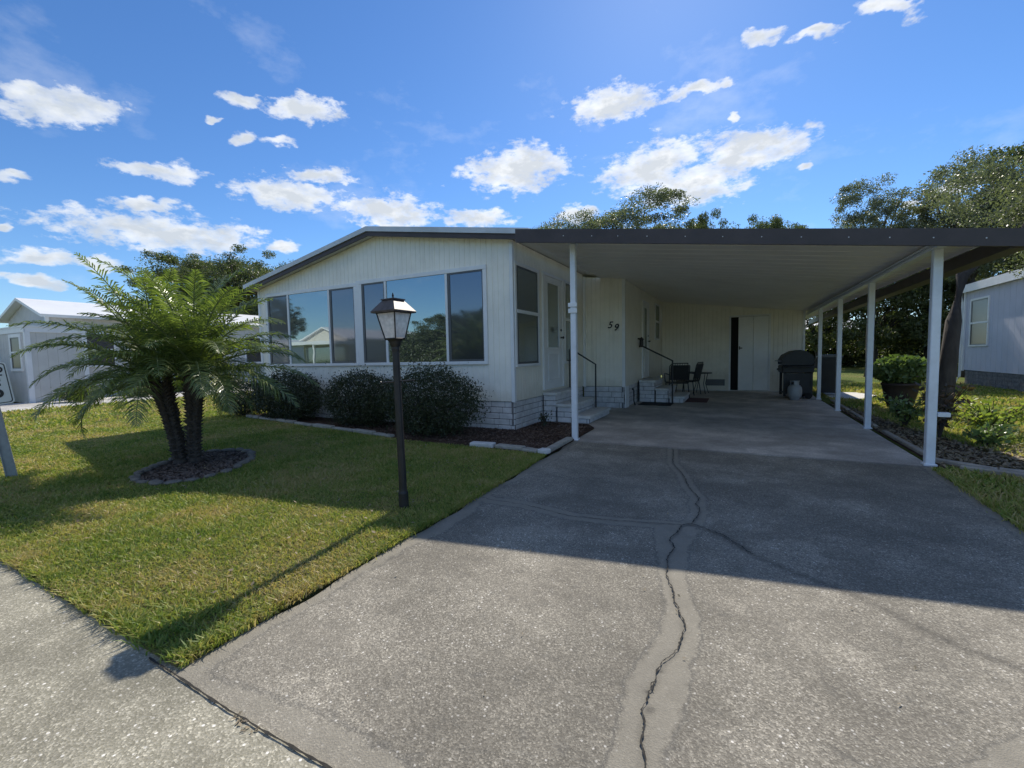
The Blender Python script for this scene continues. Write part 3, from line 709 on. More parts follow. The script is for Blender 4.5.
# house number
def text_mesh(body, size, Mx, name, m, parent, ext=0.004, shear=0.0, bold=0.0):
    cu = bpy.data.curves.new(name, 'FONT'); cu.body = body; cu.size = size; cu.extrude = ext; cu.align_x = 'CENTER'; cu.align_y = 'CENTER'; cu.shear = shear; cu.offset = bold
    tmp = bpy.data.objects.new('tmp', cu); COL.objects.link(tmp)
    dg = bpy.context.evaluated_depsgraph_get(); me = bpy.data.meshes.new_from_object(tmp.evaluated_get(dg))
    bpy.data.objects.remove(tmp)
    mt = Mx @ Matrix.Rotation(math.pi / 2, 4, 'X')
    if parent is not None: mt = WM[parent.name].inverted() @ mt
    me.transform(mt); me.name = name; me.materials.clear(); me.materials.append(m)
    o = bpy.data.objects.new(name, me); COL.objects.link(o)
    if parent is not None: o.parent = parent; WM[o.name] = WM[parent.name]
    return o
text_mesh('5', 0.21, Matrix.Translation((-2.61, 10.038, 1.90)), 'house_number', M['black'], home, shear=0.3, bold=0.004)
text_mesh('9', 0.21, Matrix.Translation((-2.475, 10.038, 1.84)), 'house_number', M['black'], home, shear=0.3, bold=0.004)
# painted end panel of the skirting at the inner corner, hose bib pipe
MB().bbox(-2.285, -2.262, 10.09, 10.42, 0.0, 0.50, .004).build('skirting_panel', M['trim'], home)
p = MB(); p.tube([(-2.20, 10.50, .40), (-2.20, 10.56, .42), (-2.19, 10.62, .36), (-2.19, 10.62, .12), (-2.16, 10.60, .02)], .016, 8); p.build('drain_pipe', M['black'], home, True)
# wall lantern and cable box beside the rear door
p = MB(); p.lathe([(.02, 0), (.055, .02), (.05, .16), (.07, .18), (.01, .24)], (-2.19, 11.55, 1.42), 8); p.box(-2.28, -2.19, 11.53, 11.57, 1.60, 1.64); p.build('wall_lantern', M['black'], home)

# ------------------------------------------------------------------ CARPORT
cp = thing('carport', 'white carport with sloping flat roof and brown fascia over the driveway', 'carport', (-0.2, 10.5, 0))
c = MB()
pan = 0.0
ys_ = [(5.725, sag(5.725)), (15.2, 0), (18.6, 0)]
vs = [(x, y, und(x) - s_ + t_) for y, s_ in ys_ for x, t_ in ((-2.82, 0), (2.20, 0), (2.20, .012), (-2.82, .005))]
c.add(vs, [(3, 2, 1, 0), (8, 9, 10, 11)] + [(k * 4 + i, k * 4 + (i + 1) % 4, k * 4 + 4 + (i + 1) % 4, k * 4 + 4 + i) for k in (0, 1) for i in range(4)])
cr = c.build('roof', M['ceiling'], cp)
c = MB()       # pan seams under the ceiling, running down the slope
y = 6.05
while y < 15.4:
    g_ = sag(y); c.prism([(-2.80, und(-2.80) - g_ - .005), (2.18, und(2.18) - g_ - .005), (2.18, und(2.18) - g_ - .001), (-2.80, und(-2.80) - g_ - .001)], y, y + .016); y += 0.305
c.build('ceiling_seam', M['ceiling'], cr)
c = MB(); ft = lambda x: 3.035 - .144 * (x + 2.82)
c.prism([(-2.82, ft(-2.82) - .185), (2.38, ft(2.38) - .160), (2.38, ft(2.38)), (-2.82, ft(-2.82))], 5.69, 5.72)
fs_ = c.build('fascia', M['brown'], cp)
for x in (-2.1, -1.71, -1.37, -1.01, -0.57, -0.17, 0.22, 0.59, 1.0, 1.33, 1.66, 2.03, 2.3):
    s = MB(Matrix.Translation((x, 5.69, ft(x) - .09)) @ Matrix.Rotation(math.pi / 2, 4, 'X')); s.lathe([(.0065, 0), (.0065, .003), (.003, .006)], k=8); s.build('screw', M['screw'], fs_)
c = MB(); c.box(2.20, 2.23, 5.73, 18.6, und(2.2) - .19, und(2.2) - .055); c.box(2.231, 2.36, 5.73, 18.6, und(2.2) - .19, und(2.2) - .17); c.box(2.33, 2.36, 5.73, 18.6, und(2.2) - .169, und(2.2) - .07); c.build('gutter', M['brown'], cp)
c = MB(); c.bbox(1.775, 1.85, 5.80, 15.45, 2.25, 2.318, .004)
c.bbox(1.79, 1.835, 8.0, 15.44, 2.3181, 2.336, .002); c.bbox(1.79, 1.835, 11.5, 15.43, 2.3361, 2.355, .002); c.bbox(1.75, 1.774, 5.80, 15.45, 2.245, 2.27, .003); c.bbox(1.75, 1.774, 5.80, 15.45, 2.295, 2.317, .003)
c.build('beam', M['post'], cp)
c = MB(); c.bbox(-2.14, -2.06, 5.80, 10.0, und(-2.06) - .095, und(-2.06) - .016, .004)
# cross beam strap at left post is hidden in the photo by the roof; keep a short saddle
c = MB(); c.bbox(-2.16, -2.04, 6.02, 6.14, und(-2.1) - .11, und(-2.04) - .062, .004); c.build('post_saddle', M['post'], cp)
for (x, y, top) in ((1.81, 6.08, 2.249), (1.81, 8.58, 2.249), (1.81, 10.90, 2.249), (1.81, 13.25, 2.249), (-2.10, 6.08, und(-2.1) - .112)):
    p = MB(); p.bbox(x - .039, x + .039, y - .039, y + .039, 0.006, top, .006)
    po = p.build('post', M['post'], cp)
    p = MB(); p.bbox(x - .055, x + .055, y - .055, y + .055, 0.0065, 0.03, .004); p.build('foot', M['post'], po)
b = MB(); b.bbox(-2.165, -2.035, 6.022, 6.04, 1.84, 1.905, .004); b.bbox(-2.165, -2.035, 6.018, 6.04, 1.925, 1.985, .004); b.build('plaque', M['trim'], cp)
b = MB(); b.bbox(1.851, 1.95, 6.03, 6.10, 0.53, 0.575, .004); b.build('bracket', M['post'], cp)

# ------------------------------------------------------------------ STORAGE ROOM AT THE BACK
shed = thing('storage_room', 'cream ribbed storage room closing the back of the carport', 'shed', (-0.2, 15.5, 0))
w = MB(FRONT(15.5)); ribbed(w, -2.27, -0.21, 0.03, lambda x: und(x) - .002, .12); ribbed(w, 0.84, 1.74, 0.03, lambda x: und(x) - .002, .12); ribbed(w, -0.21, 0.84, 2.31, lambda x: und(x) - .002, .12)
w.build('front_wall', M['siding'], shed)
w = MB(RIGHT(1.74)); ribbed(w, 15.5, 18.4, 0.03, lambda y: und(1.74) - .002, .12); w.build('side_wall', M['siding'], shed)
MB().box(1.70, 1.755, 15.485, 15.53, 0.02, und(1.75) - .002).build('corner_trim', M['trim'], shed)
MB().box(-2.2, 1.7, 17.6, 17.62, 0.0, 2.4).build('back_wall', M['siding'], shed)
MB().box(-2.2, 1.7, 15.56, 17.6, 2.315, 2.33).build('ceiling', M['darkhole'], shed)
MB().box(-2.26, 1.73, 15.49, 15.53, 0.0, 0.029).build('sill', M['tread'], shed)
c = MB(FRONT(15.5)); c.box(-.25, -.20, -.02, .03, .03, 2.36); c.box(.83, .88, -.02, .03, .03, 2.36); c.box(-.199, .829, -.02, .03, 2.31, 2.36); c.build('door_frame', M['trim'], shed)
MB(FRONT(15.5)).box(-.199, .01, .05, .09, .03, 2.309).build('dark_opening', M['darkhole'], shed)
for a, b in ((0.012, 0.42), (0.424, 0.828)):
    d = MB(FRONT(15.5)); d.bbox(a, b, -.012, .028, .035, 2.305, .006)
    dd = d.build('door', M['shed_door'], shed)
    if a < .1:
        k = MB(FRONT(15.5)); k.bbox(a + .02, a + .05, -.05, -.013, 1.30, 1.40, .006); k.bbox(a + .02, a + .11, -.06, -.045, 1.33, 1.36, .005); k.build('handle', M['black'], dd)
v = MB(FRONT(15.5)); v.bbox(-.90, -.36, -.018, -.001, .17, .37, .004)
for i in range(6): v.box(-.87, -.39, -.026, -.019, .19 + i * .028, .205 + i * .028)
v.build('vent', M['frame'], shed)

# ------------------------------------------------------------------ STEPS
def steps(name, label, X0, Y0, plat, treads, railpts=None):
    """platform against the wall at X0, descending towards +X; faces the camera at Y0; y-depth plat[1]"""
    t = thing(name, label, 'steps', (X0, Y0, 0))
    px_, dep, h = plat
    rows = [(X0, X0 + px_, h)] + treads
    for i, (a, b, z) in enumerate(rows):
        y0 = Y0 - (0.0 if i == 0 else 0.0)
        bm_, m_ = brickwork(FRONT(y0 + .03), a, b - .03, 0.007, z - .055, max(1, int(round((z - .055) / .10))), .28, i + 11)
        bb, mm = brickwork(RIGHT(b - .03), y0 + .035, y0 + dep - .02, 0.007, z - .055, max(1, int(round((z - .055) / .10))), .28, i + 21)
        core = MB(); core.box(a + .06, b - .08, y0 + .09, y0 + dep - .03, 0.007, z - .06)
        bo = bm_.build('brick_base', M['brick'], t); bb.build('brick_return', M['brick'], bo)
        m_.v += []; m_.build('mortar', M['mortar'], bo); mm.build('mortar', M['mortar'], bo); core.build('core', M['mortar'], bo)
        tr = MB(); tr.bbox(a - (0.0 if i == 0 else 0.02), b, y0, y0 + dep, z - .055, z, .008); tr.build('tread', M['tread'], t)
    return t
s1 = steps('front_steps', 'three grey brick steps with black handrail at the glazed side door', -3.23, 7.55, (0.27, 1.45, 0.555), [(-2.96, -2.64, 0.35), (-2.64, -2.32, 0.15)])
r1 = MB(); r1.tube([(-3.16, 8.85, .555), (-3.16, 8.85, 1.36), (-3.05, 8.85, 1.32), (-2.60, 8.85, 1.04), (-2.60, 8.85, 0.15)], .017, 8)
r1.build('handrail', M['black'], s1)
s2 = steps('rear_steps', 'brick steps with black handrail at the rear side door beside patio chairs', -2.23, 11.45, (0.40, 1.4, 0.56), [(-1.83, -1.50, 0.36), (-1.50, -1.14, 0.17)])
r2 = MB(); r2.tube([(-2.22, 11.40, 1.42), (-2.13, 11.40, 1.42), (-1.42, 11.40, 1.05), (-1.42, 11.40, .01)], .02, 8)
r2.build('handrail', M['black'], s2)

tag(MB().bbox(-2.12, -1.38, 10.75, 11.38, 0.008, 0.022, .004).build('door_mat', M['rubber']), 'black rubber mat lying in front of the rear steps', 'mat')
tag(MB().bbox(-1.18, -0.66, 11.75, 12.75, 0.008, 0.02, .004).build('rug', M['redmat']), 'small dark red rug on the carport floor by the patio chairs', 'rug')

# ------------------------------------------------------------------ PATIO CHAIRS, TABLE
def chair(name, label, loc, rz):
    t = thing(name, label, 'chair', loc, rz, 'black patio chairs under the carport')
    Mx = WM[t.name]
    s = MB(Mx); s.bbox(-.26, .26, -.24, .24, .39, .43, .015); s.build('seat', M['black'], t)
    b = MB(Mx)
    b.tube([(-.25, .23, .42), (-.26, .33, .88), (-.2, .35, .95), (.2, .35, .95), (.26, .33, .88), (.25, .23, .42)], .014, 6)
    for i in range(7): b.tube([(-.19 + i * .063, .24, .43), (-.19 + i * .063, .345, .94)], .007, 5)
    for i in range(4): b.tube([(-.25, .25 + .02 * i, .5 + .1 * i), (.25, .25 + .02 * i, .5 + .1 * i)], .006, 5)
    b.add([(-.235, .245, .50), (.235, .245, .50), (.235, .345, .90), (-.235, .345, .90), (-.235, .262, .50), (.235, .262, .50), (.235, .362, .90), (-.235, .362, .90)], [(0, 1, 2, 3), (7, 6, 5, 4), (0, 4, 5, 1), (1, 5, 6, 2), (2, 6, 7, 3), (3, 7, 4, 0)])
    b.build('backrest', M['black'], t)
    for sx in (-1, 1):
        a = MB(Mx); a.tube([(sx * .26, .27, .64), (sx * .28, 0, .66), (sx * .28, -.22, .65), (sx * .27, -.25, .60), (sx * .26, -.24, .42)], .014, 6); a.build('armrest', M['black'], t)
        for sy in (-1, 1):
            l = MB(Mx); l.tube([(sx * .24, sy * .22, .40), (sx * .27, sy * .27, .01)], .013, 6); l.build('leg', M['black'], t)
    return t
chair('patio_chair', 'black metal patio chair nearest the rear steps', (-1.50, 12.95, 0.006), R(200))
chair('patio_chair', 'black metal patio chair farther back beside the small table', (-1.28, 13.75, 0.006), R(255))
pt = thing('patio_table', 'small black metal patio table against the cream back wall', 'table', (-0.98, 14.35, 0.006))
x = MB(WM[pt.name]); x.lathe([(.30, .60), (.31, .61), (.31, .625), (.30, .63)], k=20); x.build('table_top', M['black'], pt)
for i in range(4):
    a = i * math.pi / 2 + .6; l = MB(WM[pt.name]); l.tube([(.22 * math.cos(a), .22 * math.sin(a), .6), (.15 * math.cos(a), .15 * math.sin(a), .3), (.25 * math.cos(a), .25 * math.sin(a), 0)], .011, 6); l.build('leg', M['black'], pt)

# ------------------------------------------------------------------ GRILL, TANK, BIN
gr = thing('gas_grill', 'black gas grill on a cart with domed lid and side shelves', 'grill', (1.36, 13.62, 0.006), R(-86))
G0 = WM[gr.name]; G = G0 @ Matrix.Diagonal((.9, 1.35, 1.0, 1.0))
x = MB(G)
prof = [(-.20, .86), (-.27, .87), (-.28, 0.98), (-.22, 1.12), (-.10, 1.21), (.02, 1.235), (.14, 1.20), (.24, 1.08), (.26, .90), (.20, .86)]
for sgn in (1,):
    n = len(prof); vs = [(-.36, py_, pz) for py_, pz in prof] + [(-.33, py_ * .96, pz + .012) for py_, pz in prof] + [(.33, py_ * .96, pz + .012) for py_, pz in prof] + [(.36, py_, pz) for py_, pz in prof]
    fs = [tuple(range(n - 1, -1, -1)), tuple(range(3 * n, 4 * n))]
    for r0 in range(3): fs += [(r0 * n + i, r0 * n + (i + 1) % n, (r0 + 1) * n + (i + 1) % n, (r0 + 1) * n + i) for i in range(n)]
    x.add(vs, fs)
lid = x.build('lid', M['blackpl'], gr)
hd = MB(G); hd.tube([(-.24, -.27, .96), (-.24, -.33, .97), (.24, -.33, .97), (.24, -.27, .96)], .012, 8); hd.build('handle', M['signback'], lid)
x = MB(G); x.bbox(-.36, .36, -.27, .25, .66, .855, .02); fb = x.build('firebox', M['blackpl'], gr)
for i in range(3):
    k = MB(G @ Matrix.Translation((-.22 + i * .22, -.272, .74)) @ Matrix.Rotation(math.pi / 2, 4, 'X')); k.lathe([(.026, 0), (.026, .02), (.02, .03)], k=10); k.build('knob', M['frame'], fb)
for sx in (-1, 1):
    a, b = (-.46, -.365) if sx < 0 else (.365, .50)
    k = MB(G); k.bbox(a, b, -.22, .20, .80, .835, .01); k.build('side_shelf', M['blackpl'], gr)
x = MB(G)
for sx in (-.33, .33):
    for sy in (-.22, .21): x.bbox(sx - .022, sx + .022, sy - .022, sy + .022, .06, .66, .004)
x.bbox(-.34, .34, -.23, .22, .12, .15, .004); x.bbox(-.34, .34, .19, .21, .152, .655, .004); x.bbox(.31, .35, -.2, .19, .152, .655, .004)
x.build('cart', M['blackpl'], gr)
for sx in (-.36, .36):
    k = MB(G0 @ Matrix.Translation((sx * .9, .22, .08)) @ Matrix.Rotation(math.pi / 2, 4, 'Y')); k.lathe([(.03, -.02), (.078, -.02), (.08, 0), (.078, .02), (.03, .02)], k=16); k.build('wheel', M['rubber'], gr)
tk = thing('propane_tank', 'grey propane tank standing in front of the grill', 'gas tank', (1.28, 13.02, 0.006))
x = MB(WM[tk.name]); x.lathe([(.10, .0), (.105, .02), (.105, .04), (.13, .06), (.155, .11), (.158, .16), (.158, .26), (.150, .31), (.12, .36), (.06, .385), (.03, .39)], k=20); x.build('cylinder', M['tank'], tk, True)
x = MB(WM[tk.name]); x.lathe([(.025, .385), (.025, .43), (.012, .435), (.012, .45), (.03, .452), (.03, .468)], k=10); x.build('valve', M['signback'], tk)
x = MB(WM[tk.name])
for k in range(3):
    a0 = k * 2.094 + .3; P = [(.10 * math.cos(a0 + j * .25), .10 * math.sin(a0 + j * .25)) for j in range(6)]
    vs = []; 
    for q in P: vs += [(q[0], q[1], .365), (q[0], q[1], .47), (q[0] * .93, q[1] * .93, .365), (q[0] * .93, q[1] * .93, .47)]
    fs = []
    for j in range(5):
        o_ = j * 4; fs += [(o_, o_ + 4, o_ + 5, o_ + 1), (o_ + 2, o_ + 3, o_ + 7, o_ + 6), (o_ + 1, o_ + 5, o_ + 7, o_ + 3)]
    x.add(vs, fs)
x.lathe([(.10, .468), (.107, .468), (.107, .482), (.10, .482)], k=18); x.build('collar', M['tank'], tk)
bn = thing('wheeled_bin', 'tall black wheeled rubbish bin outside the last carport post', 'bin', (2.22, 14.62, 0.02), R(-4))
B = WM[bn.name]
x = MB(B); vs = []
for (hw, hd_, z) in ((.19, .22, .06), (.25, .29, .98), (.27, .31, .985), (.27, .31, 1.02)): vs += [(-hw, -hd_, z), (hw, -hd_, z), (hw, hd_, z), (-hw, hd_, z)]
fs = [(3, 2, 1, 0)] + [(r0 * 4 + i, r0 * 4 + (i + 1) % 4, r0 * 4 + 4 + (i + 1) % 4, r0 * 4 + 4 + i) for r0 in range(3) for i in range(4)] + [(12, 13, 14, 15)]
x.add(vs, fs); x.build('body', M['blackpl'], bn)
x = MB(B); x.prism([(-.28, 1.025), (.28, 1.025), (.27, 1.05), (.18, 1.085), (-.18, 1.085), (-.27, 1.05)], -.34, .32); x.build('lid', mat('bin_lid', (.09, .09, .095), .35, .1, 5), bn)
x = MB(B); x.tube([(-.2, .32, 1.0), (-.2, .39, .98), (.2, .39, .98), (.2, .32, 1.0)], .014, 8); x.build('handle', M['blackpl'], bn)
for sx in (-.22, .22):
    k = MB(B @ Matrix.Translation((sx, .24, .10)) @ Matrix.Rotation(math.pi / 2, 4, 'Y')); k.lathe([(.04, -.025), (.098, -.025), (.10, 0), (.098, .025), (.04, .025)], k=16); k.build('wheel', M['rubber'], bn)

# ------------------------------------------------------------------ LAMP POST
lp = thing('lamp_post', 'black lamp post with four sided glass lantern on the front lawn', 'street lamp', (-2.44, 2.76, 0.0))
Lm = Matrix.Translation((-2.44, 2.76, 0)) @ Matrix.Rotation(R(-1.2), 4, 'Y') @ Matrix.Rotation(R(20), 4, 'Z')
M['lamp_black'] = mat('weathered_black_paint', (0.016, 0.015, 0.016), 0.5, 0.4, 14, dirt=(0.07, 0.055, 0.045), dirt_amt=0.4, bumps=0.2, bscale=120)
x = MB(Lm)
flutes = 12; prof = [(.040, 0.0), (.040, .14), (.034, .16), (.032, .20), (.030, 1.0), (.029, 1.30), (.032, 1.32), (.032, 1.34), (.042, 1.36), (.050, 1.385), (.062, 1.40)]
vs = []; k = 48
for r0, z in prof:
    for j in range(k):
        a = 2 * math.pi * j / k; rr = r0 * (1 - (.05 if .19 < z < 1.305 else 0) * (0.5 + .5 * math.cos(flutes * a))); vs.append((rr * math.cos(a), rr * math.sin(a), z))
fs = [(i * k + j, i * k + (j + 1) % k, (i + 1) * k + (j + 1) % k, (i + 1) * k + j) for i in range(len(prof) - 1) for j in range(k)]
x.add(vs, fs + [tuple(range(k - 1, -1, -1)), tuple((len(prof) - 1) * k + j for j in range(k))]); x.build('post', M['lamp_black'], lp)
x = MB(Matrix.Translation((-2.44, 2.76, 0)) @ Matrix.Rotation(R(-1.2), 4, 'Y') @ Matrix.Rotation(R(27), 4, 'Z')); x.tube([(-.135, 0, 1.055), (-.128, 0, 1.055), (.128, 0, 1.065), (.135, 0, 1.065)], [.013, .007, .007, .013], 8); x.build('ladder_bar', M['lamp_black'], lp)
LM2 = Matrix.Translation((-2.44, 2.76, 0)) @ Matrix.Rotation(R(-1.2), 4, 'Y') @ Matrix.Rotation(R(-1), 4, 'Z')
zb, zt, rb, rt = 1.405, 1.615, .078, .135
hf = MB(LM2)
for j in range(4):
    a = j * math.pi / 2 + math.pi / 4
    p0 = (rb * math.cos(a) * 1.0, rb * math.sin(a), zb); p1 = (rt * math.cos(a), rt * math.sin(a), zt)
    hf.tube([p0, p1], .0075, 4)
    a2 = a + math.pi / 2
    hf.tube([p0, (rb * math.cos(a2), rb * math.sin(a2), zb)], .008, 4); hf.tube([p1, (rt * math.cos(a2), rt * math.sin(a2), zt)], .008, 4)
hf.add([(rb * math.cos(j * math.pi / 2 + math.pi / 4), rb * math.sin(j * math.pi / 2 + math.pi / 4), zb - .004) for j in range(4)], [(0, 1, 2, 3)])
lan = hf.build('lantern_frame', M['lamp_black'], lp)
for j in range(4):
    a = j * math.pi / 2 + math.pi / 4; a2 = a + math.pi / 2
    q = MB(LM2); q.add([(rb * math.cos(a) * .99, rb * math.sin(a) * .99, zb), (rb * math.cos(a2) * .99, rb * math.sin(a2) * .99, zb), (rt * math.cos(a2) * .99, rt * math.sin(a2) * .99, zt), (rt * math.cos(a) * .99, rt * math.sin(a) * .99, zt)], [(0, 1, 2, 3)])
    q.build('lantern_pane', M['lantern'], lan)
q = MB(LM2); sq = lambda r0, z: [(r0 * math.cos(j * math.pi / 2 + math.pi / 4), r0 * math.sin(j * math.pi / 2 + math.pi / 4), z) for j in range(4)]
lv = [sq(.175, 1.612), sq(.18, 1.625), sq(.085, 1.712), sq(.098, 1.716), sq(.096, 1.724), sq(.03, 1.733)]
q.add([p for l in lv for p in l], [(3, 2, 1, 0)] + [(i * 4 + j, i * 4 + (j + 1) % 4, i * 4 + 4 + (j + 1) % 4, i * 4 + 4 + j) for i in range(5) for j in range(4)] + [(20, 21, 22, 23)])
rfm = q.build('lantern_roof', mat('lantern_roof', (.07, .06, .06), .5, .4, 18, spec=.35), lp)
q = MB(LM2); q.tube([(0, 0, 1.73), (0, 0, 1.745), (0, 0, 1.75), (0, 0, 1.775)], [.006, .006, .01, .003], 8); q.build('finial', M['lamp_black'], rfm)
q = MB(LM2); q.lathe([(.016, 1.41), (.016, 1.45), (.014, 1.452)], k=10); q.lathe([(.034, 1.575), (.034, 1.612)], (-.03, 0, 0), 10); q.build('lamp_socket', M['lamp_black'], lp)
q = MB(LM2); q.lathe([(.012, 1.452), (.024, 1.475), (.030, 1.50), (.026, 1.53), (.008, 1.545)], k=14); q.build('bulb', M['bulb'], lp, True)

# ------------------------------------------------------------------ SPEED LIMIT SIGN
sg = thing('speed_limit_sign', 'small white speed limit sign leaning on a grey metal post at lawn edge', 'sign', (-7.10, 1.74, 0.0))
ang = math.atan2(-1.66, 7.18) + math.pi / 2
SM = Matrix.Translation((-7.10, 1.74, 0)) @ Matrix.Rotation(ang, 4, 'Z') @ Matrix.Rotation(R(-6), 4, 'Y')
x = MB(SM); x.bbox(-.045, .045, -.005, .02, 0, 1.30, .003); x.bbox(-.045, -.035, -.022, -.0055, 0, .80, .002); x.bbox(.035, .045, -.022, -.0055, 0, .80, .002); x.build('sign_post', M['signback'], sg)
SC = SM @ Matrix.Translation((.0, -.03, 1.06))
def rrect(hw, hh, r0, y):
    pts = []
    for cx, cz, a0 in ((hw - r0, hh - r0, 0), (-hw + r0, hh - r0, 90), (-hw + r0, -hh + r0, 180), (hw - r0, -hh + r0, 270)):
        for j in range(5):
            a = R(a0 + j * 22.5); pts.append((cx + r0 * math.cos(a), cz + r0 * math.sin(a)))
    return pts
x = MB(SC); x.prism(rrect(.16, .225, .03, 0), -.002, .002); pl_ = x.build('sign_panel', M['sign'], sg)
o1 = rrect(.148, .213, .026, 0); i1 = rrect(.140, .205, .022, 0); n = len(o1)
x = MB(SC); x.add([(a, -.0035, b) for a, b in o1] + [(a, -.0035, b) for a, b in i1], [(i, (i + 1) % n, n + (i + 1) % n, n + i) for i in range(n)]); x.build('sign_border', M['black'], pl_)
for bd, sz, z in (('SPEED', .095, .145), ('LIMIT', .095, .055), ('15', .21, -.085)):
    text_mesh(bd, sz, SC @ Matrix.Translation((0, -.004, z)), 'lettering', M['black'], pl_, ext=.001, bold=.003)

# ------------------------------------------------------------------ EDGING BLOCKS
def block(name, a, b, w_, h_, m, label, cat='paver', group=None, z0=.02):
    dx, dy = b[0] - a[0], b[1] - a[1]; l = math.hypot(dx, dy); an = math.atan2(dy, dx)
    x = MB(Matrix.Translation((a[0], a[1], z0)) @ Matrix.Rotation(an, 4, 'Z')); x.bbox(0, l, -w_ / 2, w_ / 2, 0, h_, .01)
    return tag(x.build(name, m), label, cat, group)
block('edging_block', (-3.24, 5.06), (-2.90, 5.10), .13, .065, M['paver'], 'whitest concrete edging block, at the corner of the bed nearest the large bush')
block('edging_block', (-2.87, 5.12), (-2.46, 5.10), .12, .05, M['paver_dirty'], 'stained concrete edging block right of the whitest block')
block('edging_block', (-2.44, 5.07), (-2.22, 5.02), .12, .045, M['paver_dirty'], 'short dirty concrete edging block near the driveway corner')
block('edging_block', (-2.21, 5.04), (-2.08, 5.02), .12, .06, M['paver'], 'stubby pale corner block touching the driveway edge')
block('edging_block', (-2.13, 5.12), (-2.14, 5.96), .10, .05, M['paver_dirty'], 'long grey edging block running along the driveway to the left post')
be = [(-4.75, 5.17), (-5.2, 5.24), (-5.75, 5.33), (-6.35, 5.42), (-6.95, 5.5), (-7.6, 5.6), (-8.3, 5.72), (-9.0, 5.82), (-9.6, 5.92)]
for i in range(len(be) - 1):
    a, b = be[i], be[i + 1]; f = .93
    block('border_stone', a, (a[0] + (b[0] - a[0]) * f, a[1] + (b[1] - a[1]) * f), .10, .045 + .015 * (i % 2), M['paver_dirty'], 'low tan border stone in the row along the dark bushes', 'stone', 'border stones along the front bed')
# ring of stones at the palm
r = random.Random(5)
PB = PALM_BED; acc = []
for i in range(len(PB)):
    a, b = PB[i], PB[(i + 1) % len(PB)]; l = math.hypot(b[0] - a[0], b[1] - a[1]); n = max(1, round(l / .17))
    for j in range(n): acc.append((a[0] + (b[0] - a[0]) * (j + .5) / n, a[1] + (b[1] - a[1]) * (j + .5) / n, math.atan2(b[1] - a[1], b[0] - a[0])))
def rock(mb, sx, sy, sz, r):
    ph = [r.uniform(0, 6) for _ in range(3)]; vs = []; rings = 5; k = 9
    for i in range(rings):
        t = -0.5 + i / (rings - 1) * 1.0; z = math.sin(t * math.pi); rr = max(.25, math.cos(t * math.pi * .95)) ** .5
        for j in range(k):
            a = 2 * math.pi * j / k; q = 1 + .12 * math.sin(a * 2 + ph[0]) + .08 * math.sin(a * 3 + ph[1] + i)
            vs.append((sx * rr * q * math.cos(a), sy * rr * q * math.sin(a), sz * (z * .5 + .35)))
    fs = [(i * k + j, i * k + (j + 1) % k, (i + 1) * k + (j + 1) % k, (i + 1) * k + j) for i in range(rings - 1) for j in range(k)] + [tuple(range(k - 1, -1, -1)), tuple((rings - 1) * k + j for j in range(k))]
    mb.add(vs, fs)
M['ringstone'] = mat('ring_stone', (0.20, 0.175, 0.15), .9, .25, 20, dirt=(.12, .1, .08), dirt_amt=.7, bumps=.4)
protos = []
for i in range(3):
    mb = MB(); rock(mb, .085, .05, .05, r); o = mb.build('bed_stone', M['ringstone'], smooth=True); protos.append(o)
for i, (x_, y_, a) in enumerate(acc):
    o = protos[i] if i < 3 else protos[i % 3].copy()
    if i >= 3: COL.objects.link(o)
    o.location = (x_, y_, .02); o.rotation_euler = (0, 0, a + r.uniform(-.2, .2)); s_ = r.uniform(.8, 1.15); o.scale = (s_, s_, r.uniform(.7, 1.1))
    tag(o, 'rounded grey brown stone in the ring around the palm bed', 'stone', 'stones ringing the palm bed')

# timber edging at right
for a, b, lb in (((1.90, 6.28), (2.28, 5.96), 'weathered timber plank edging from the front right post into the lawn'),
                 ((2.02, 5.98), (2.75, 5.62), 'lower weathered timber plank lying in front of the leaf litter'),
                 ((2.30, 5.98), (2.95, 5.75), 'short pale timber offcut lying on the leaf litter at the side lawn')):
    block('timber_edging', a, b, .07, .05, M['timber'], lb, 'timber', z0=.005)
for i, (a, b) in enumerate((((1.93, 6.6), (1.93, 8.2)), ((1.94, 8.7), (1.98, 10.6)), ((1.99, 10.9), (2.03, 12.9)))):
    block('timber_edging', a, b, .07, .045, M['timber'], ('long timber edging between the first and second right posts', 'long timber edging between the second and third right posts', 'long timber edging between the third and last right posts')[i], 'timber', z0=.005)

# ------------------------------------------------------------------ VEGETATION
def leaf_cloud(P, size, r, asp=0.5, droop=0.0):
    """P: n x 3 leaf centres -> quads"""
    n = len(P)
    a = r.normal(size=(n, 3)); a /= np.linalg.norm(a, axis=1)[:, None]
    b = np.cross(a, r.normal(size=(n, 3))); b /= np.linalg.norm(b, axis=1)[:, None]
    s_ = size * r.uniform(.6, 1.3, n)[:, None]
    u = a * s_; w_ = b * s_ * asp
    v = np.stack([P - u, P - w_, P + u, P + w_], 1).reshape(-1, 3)
    return v, np.arange(len(v))

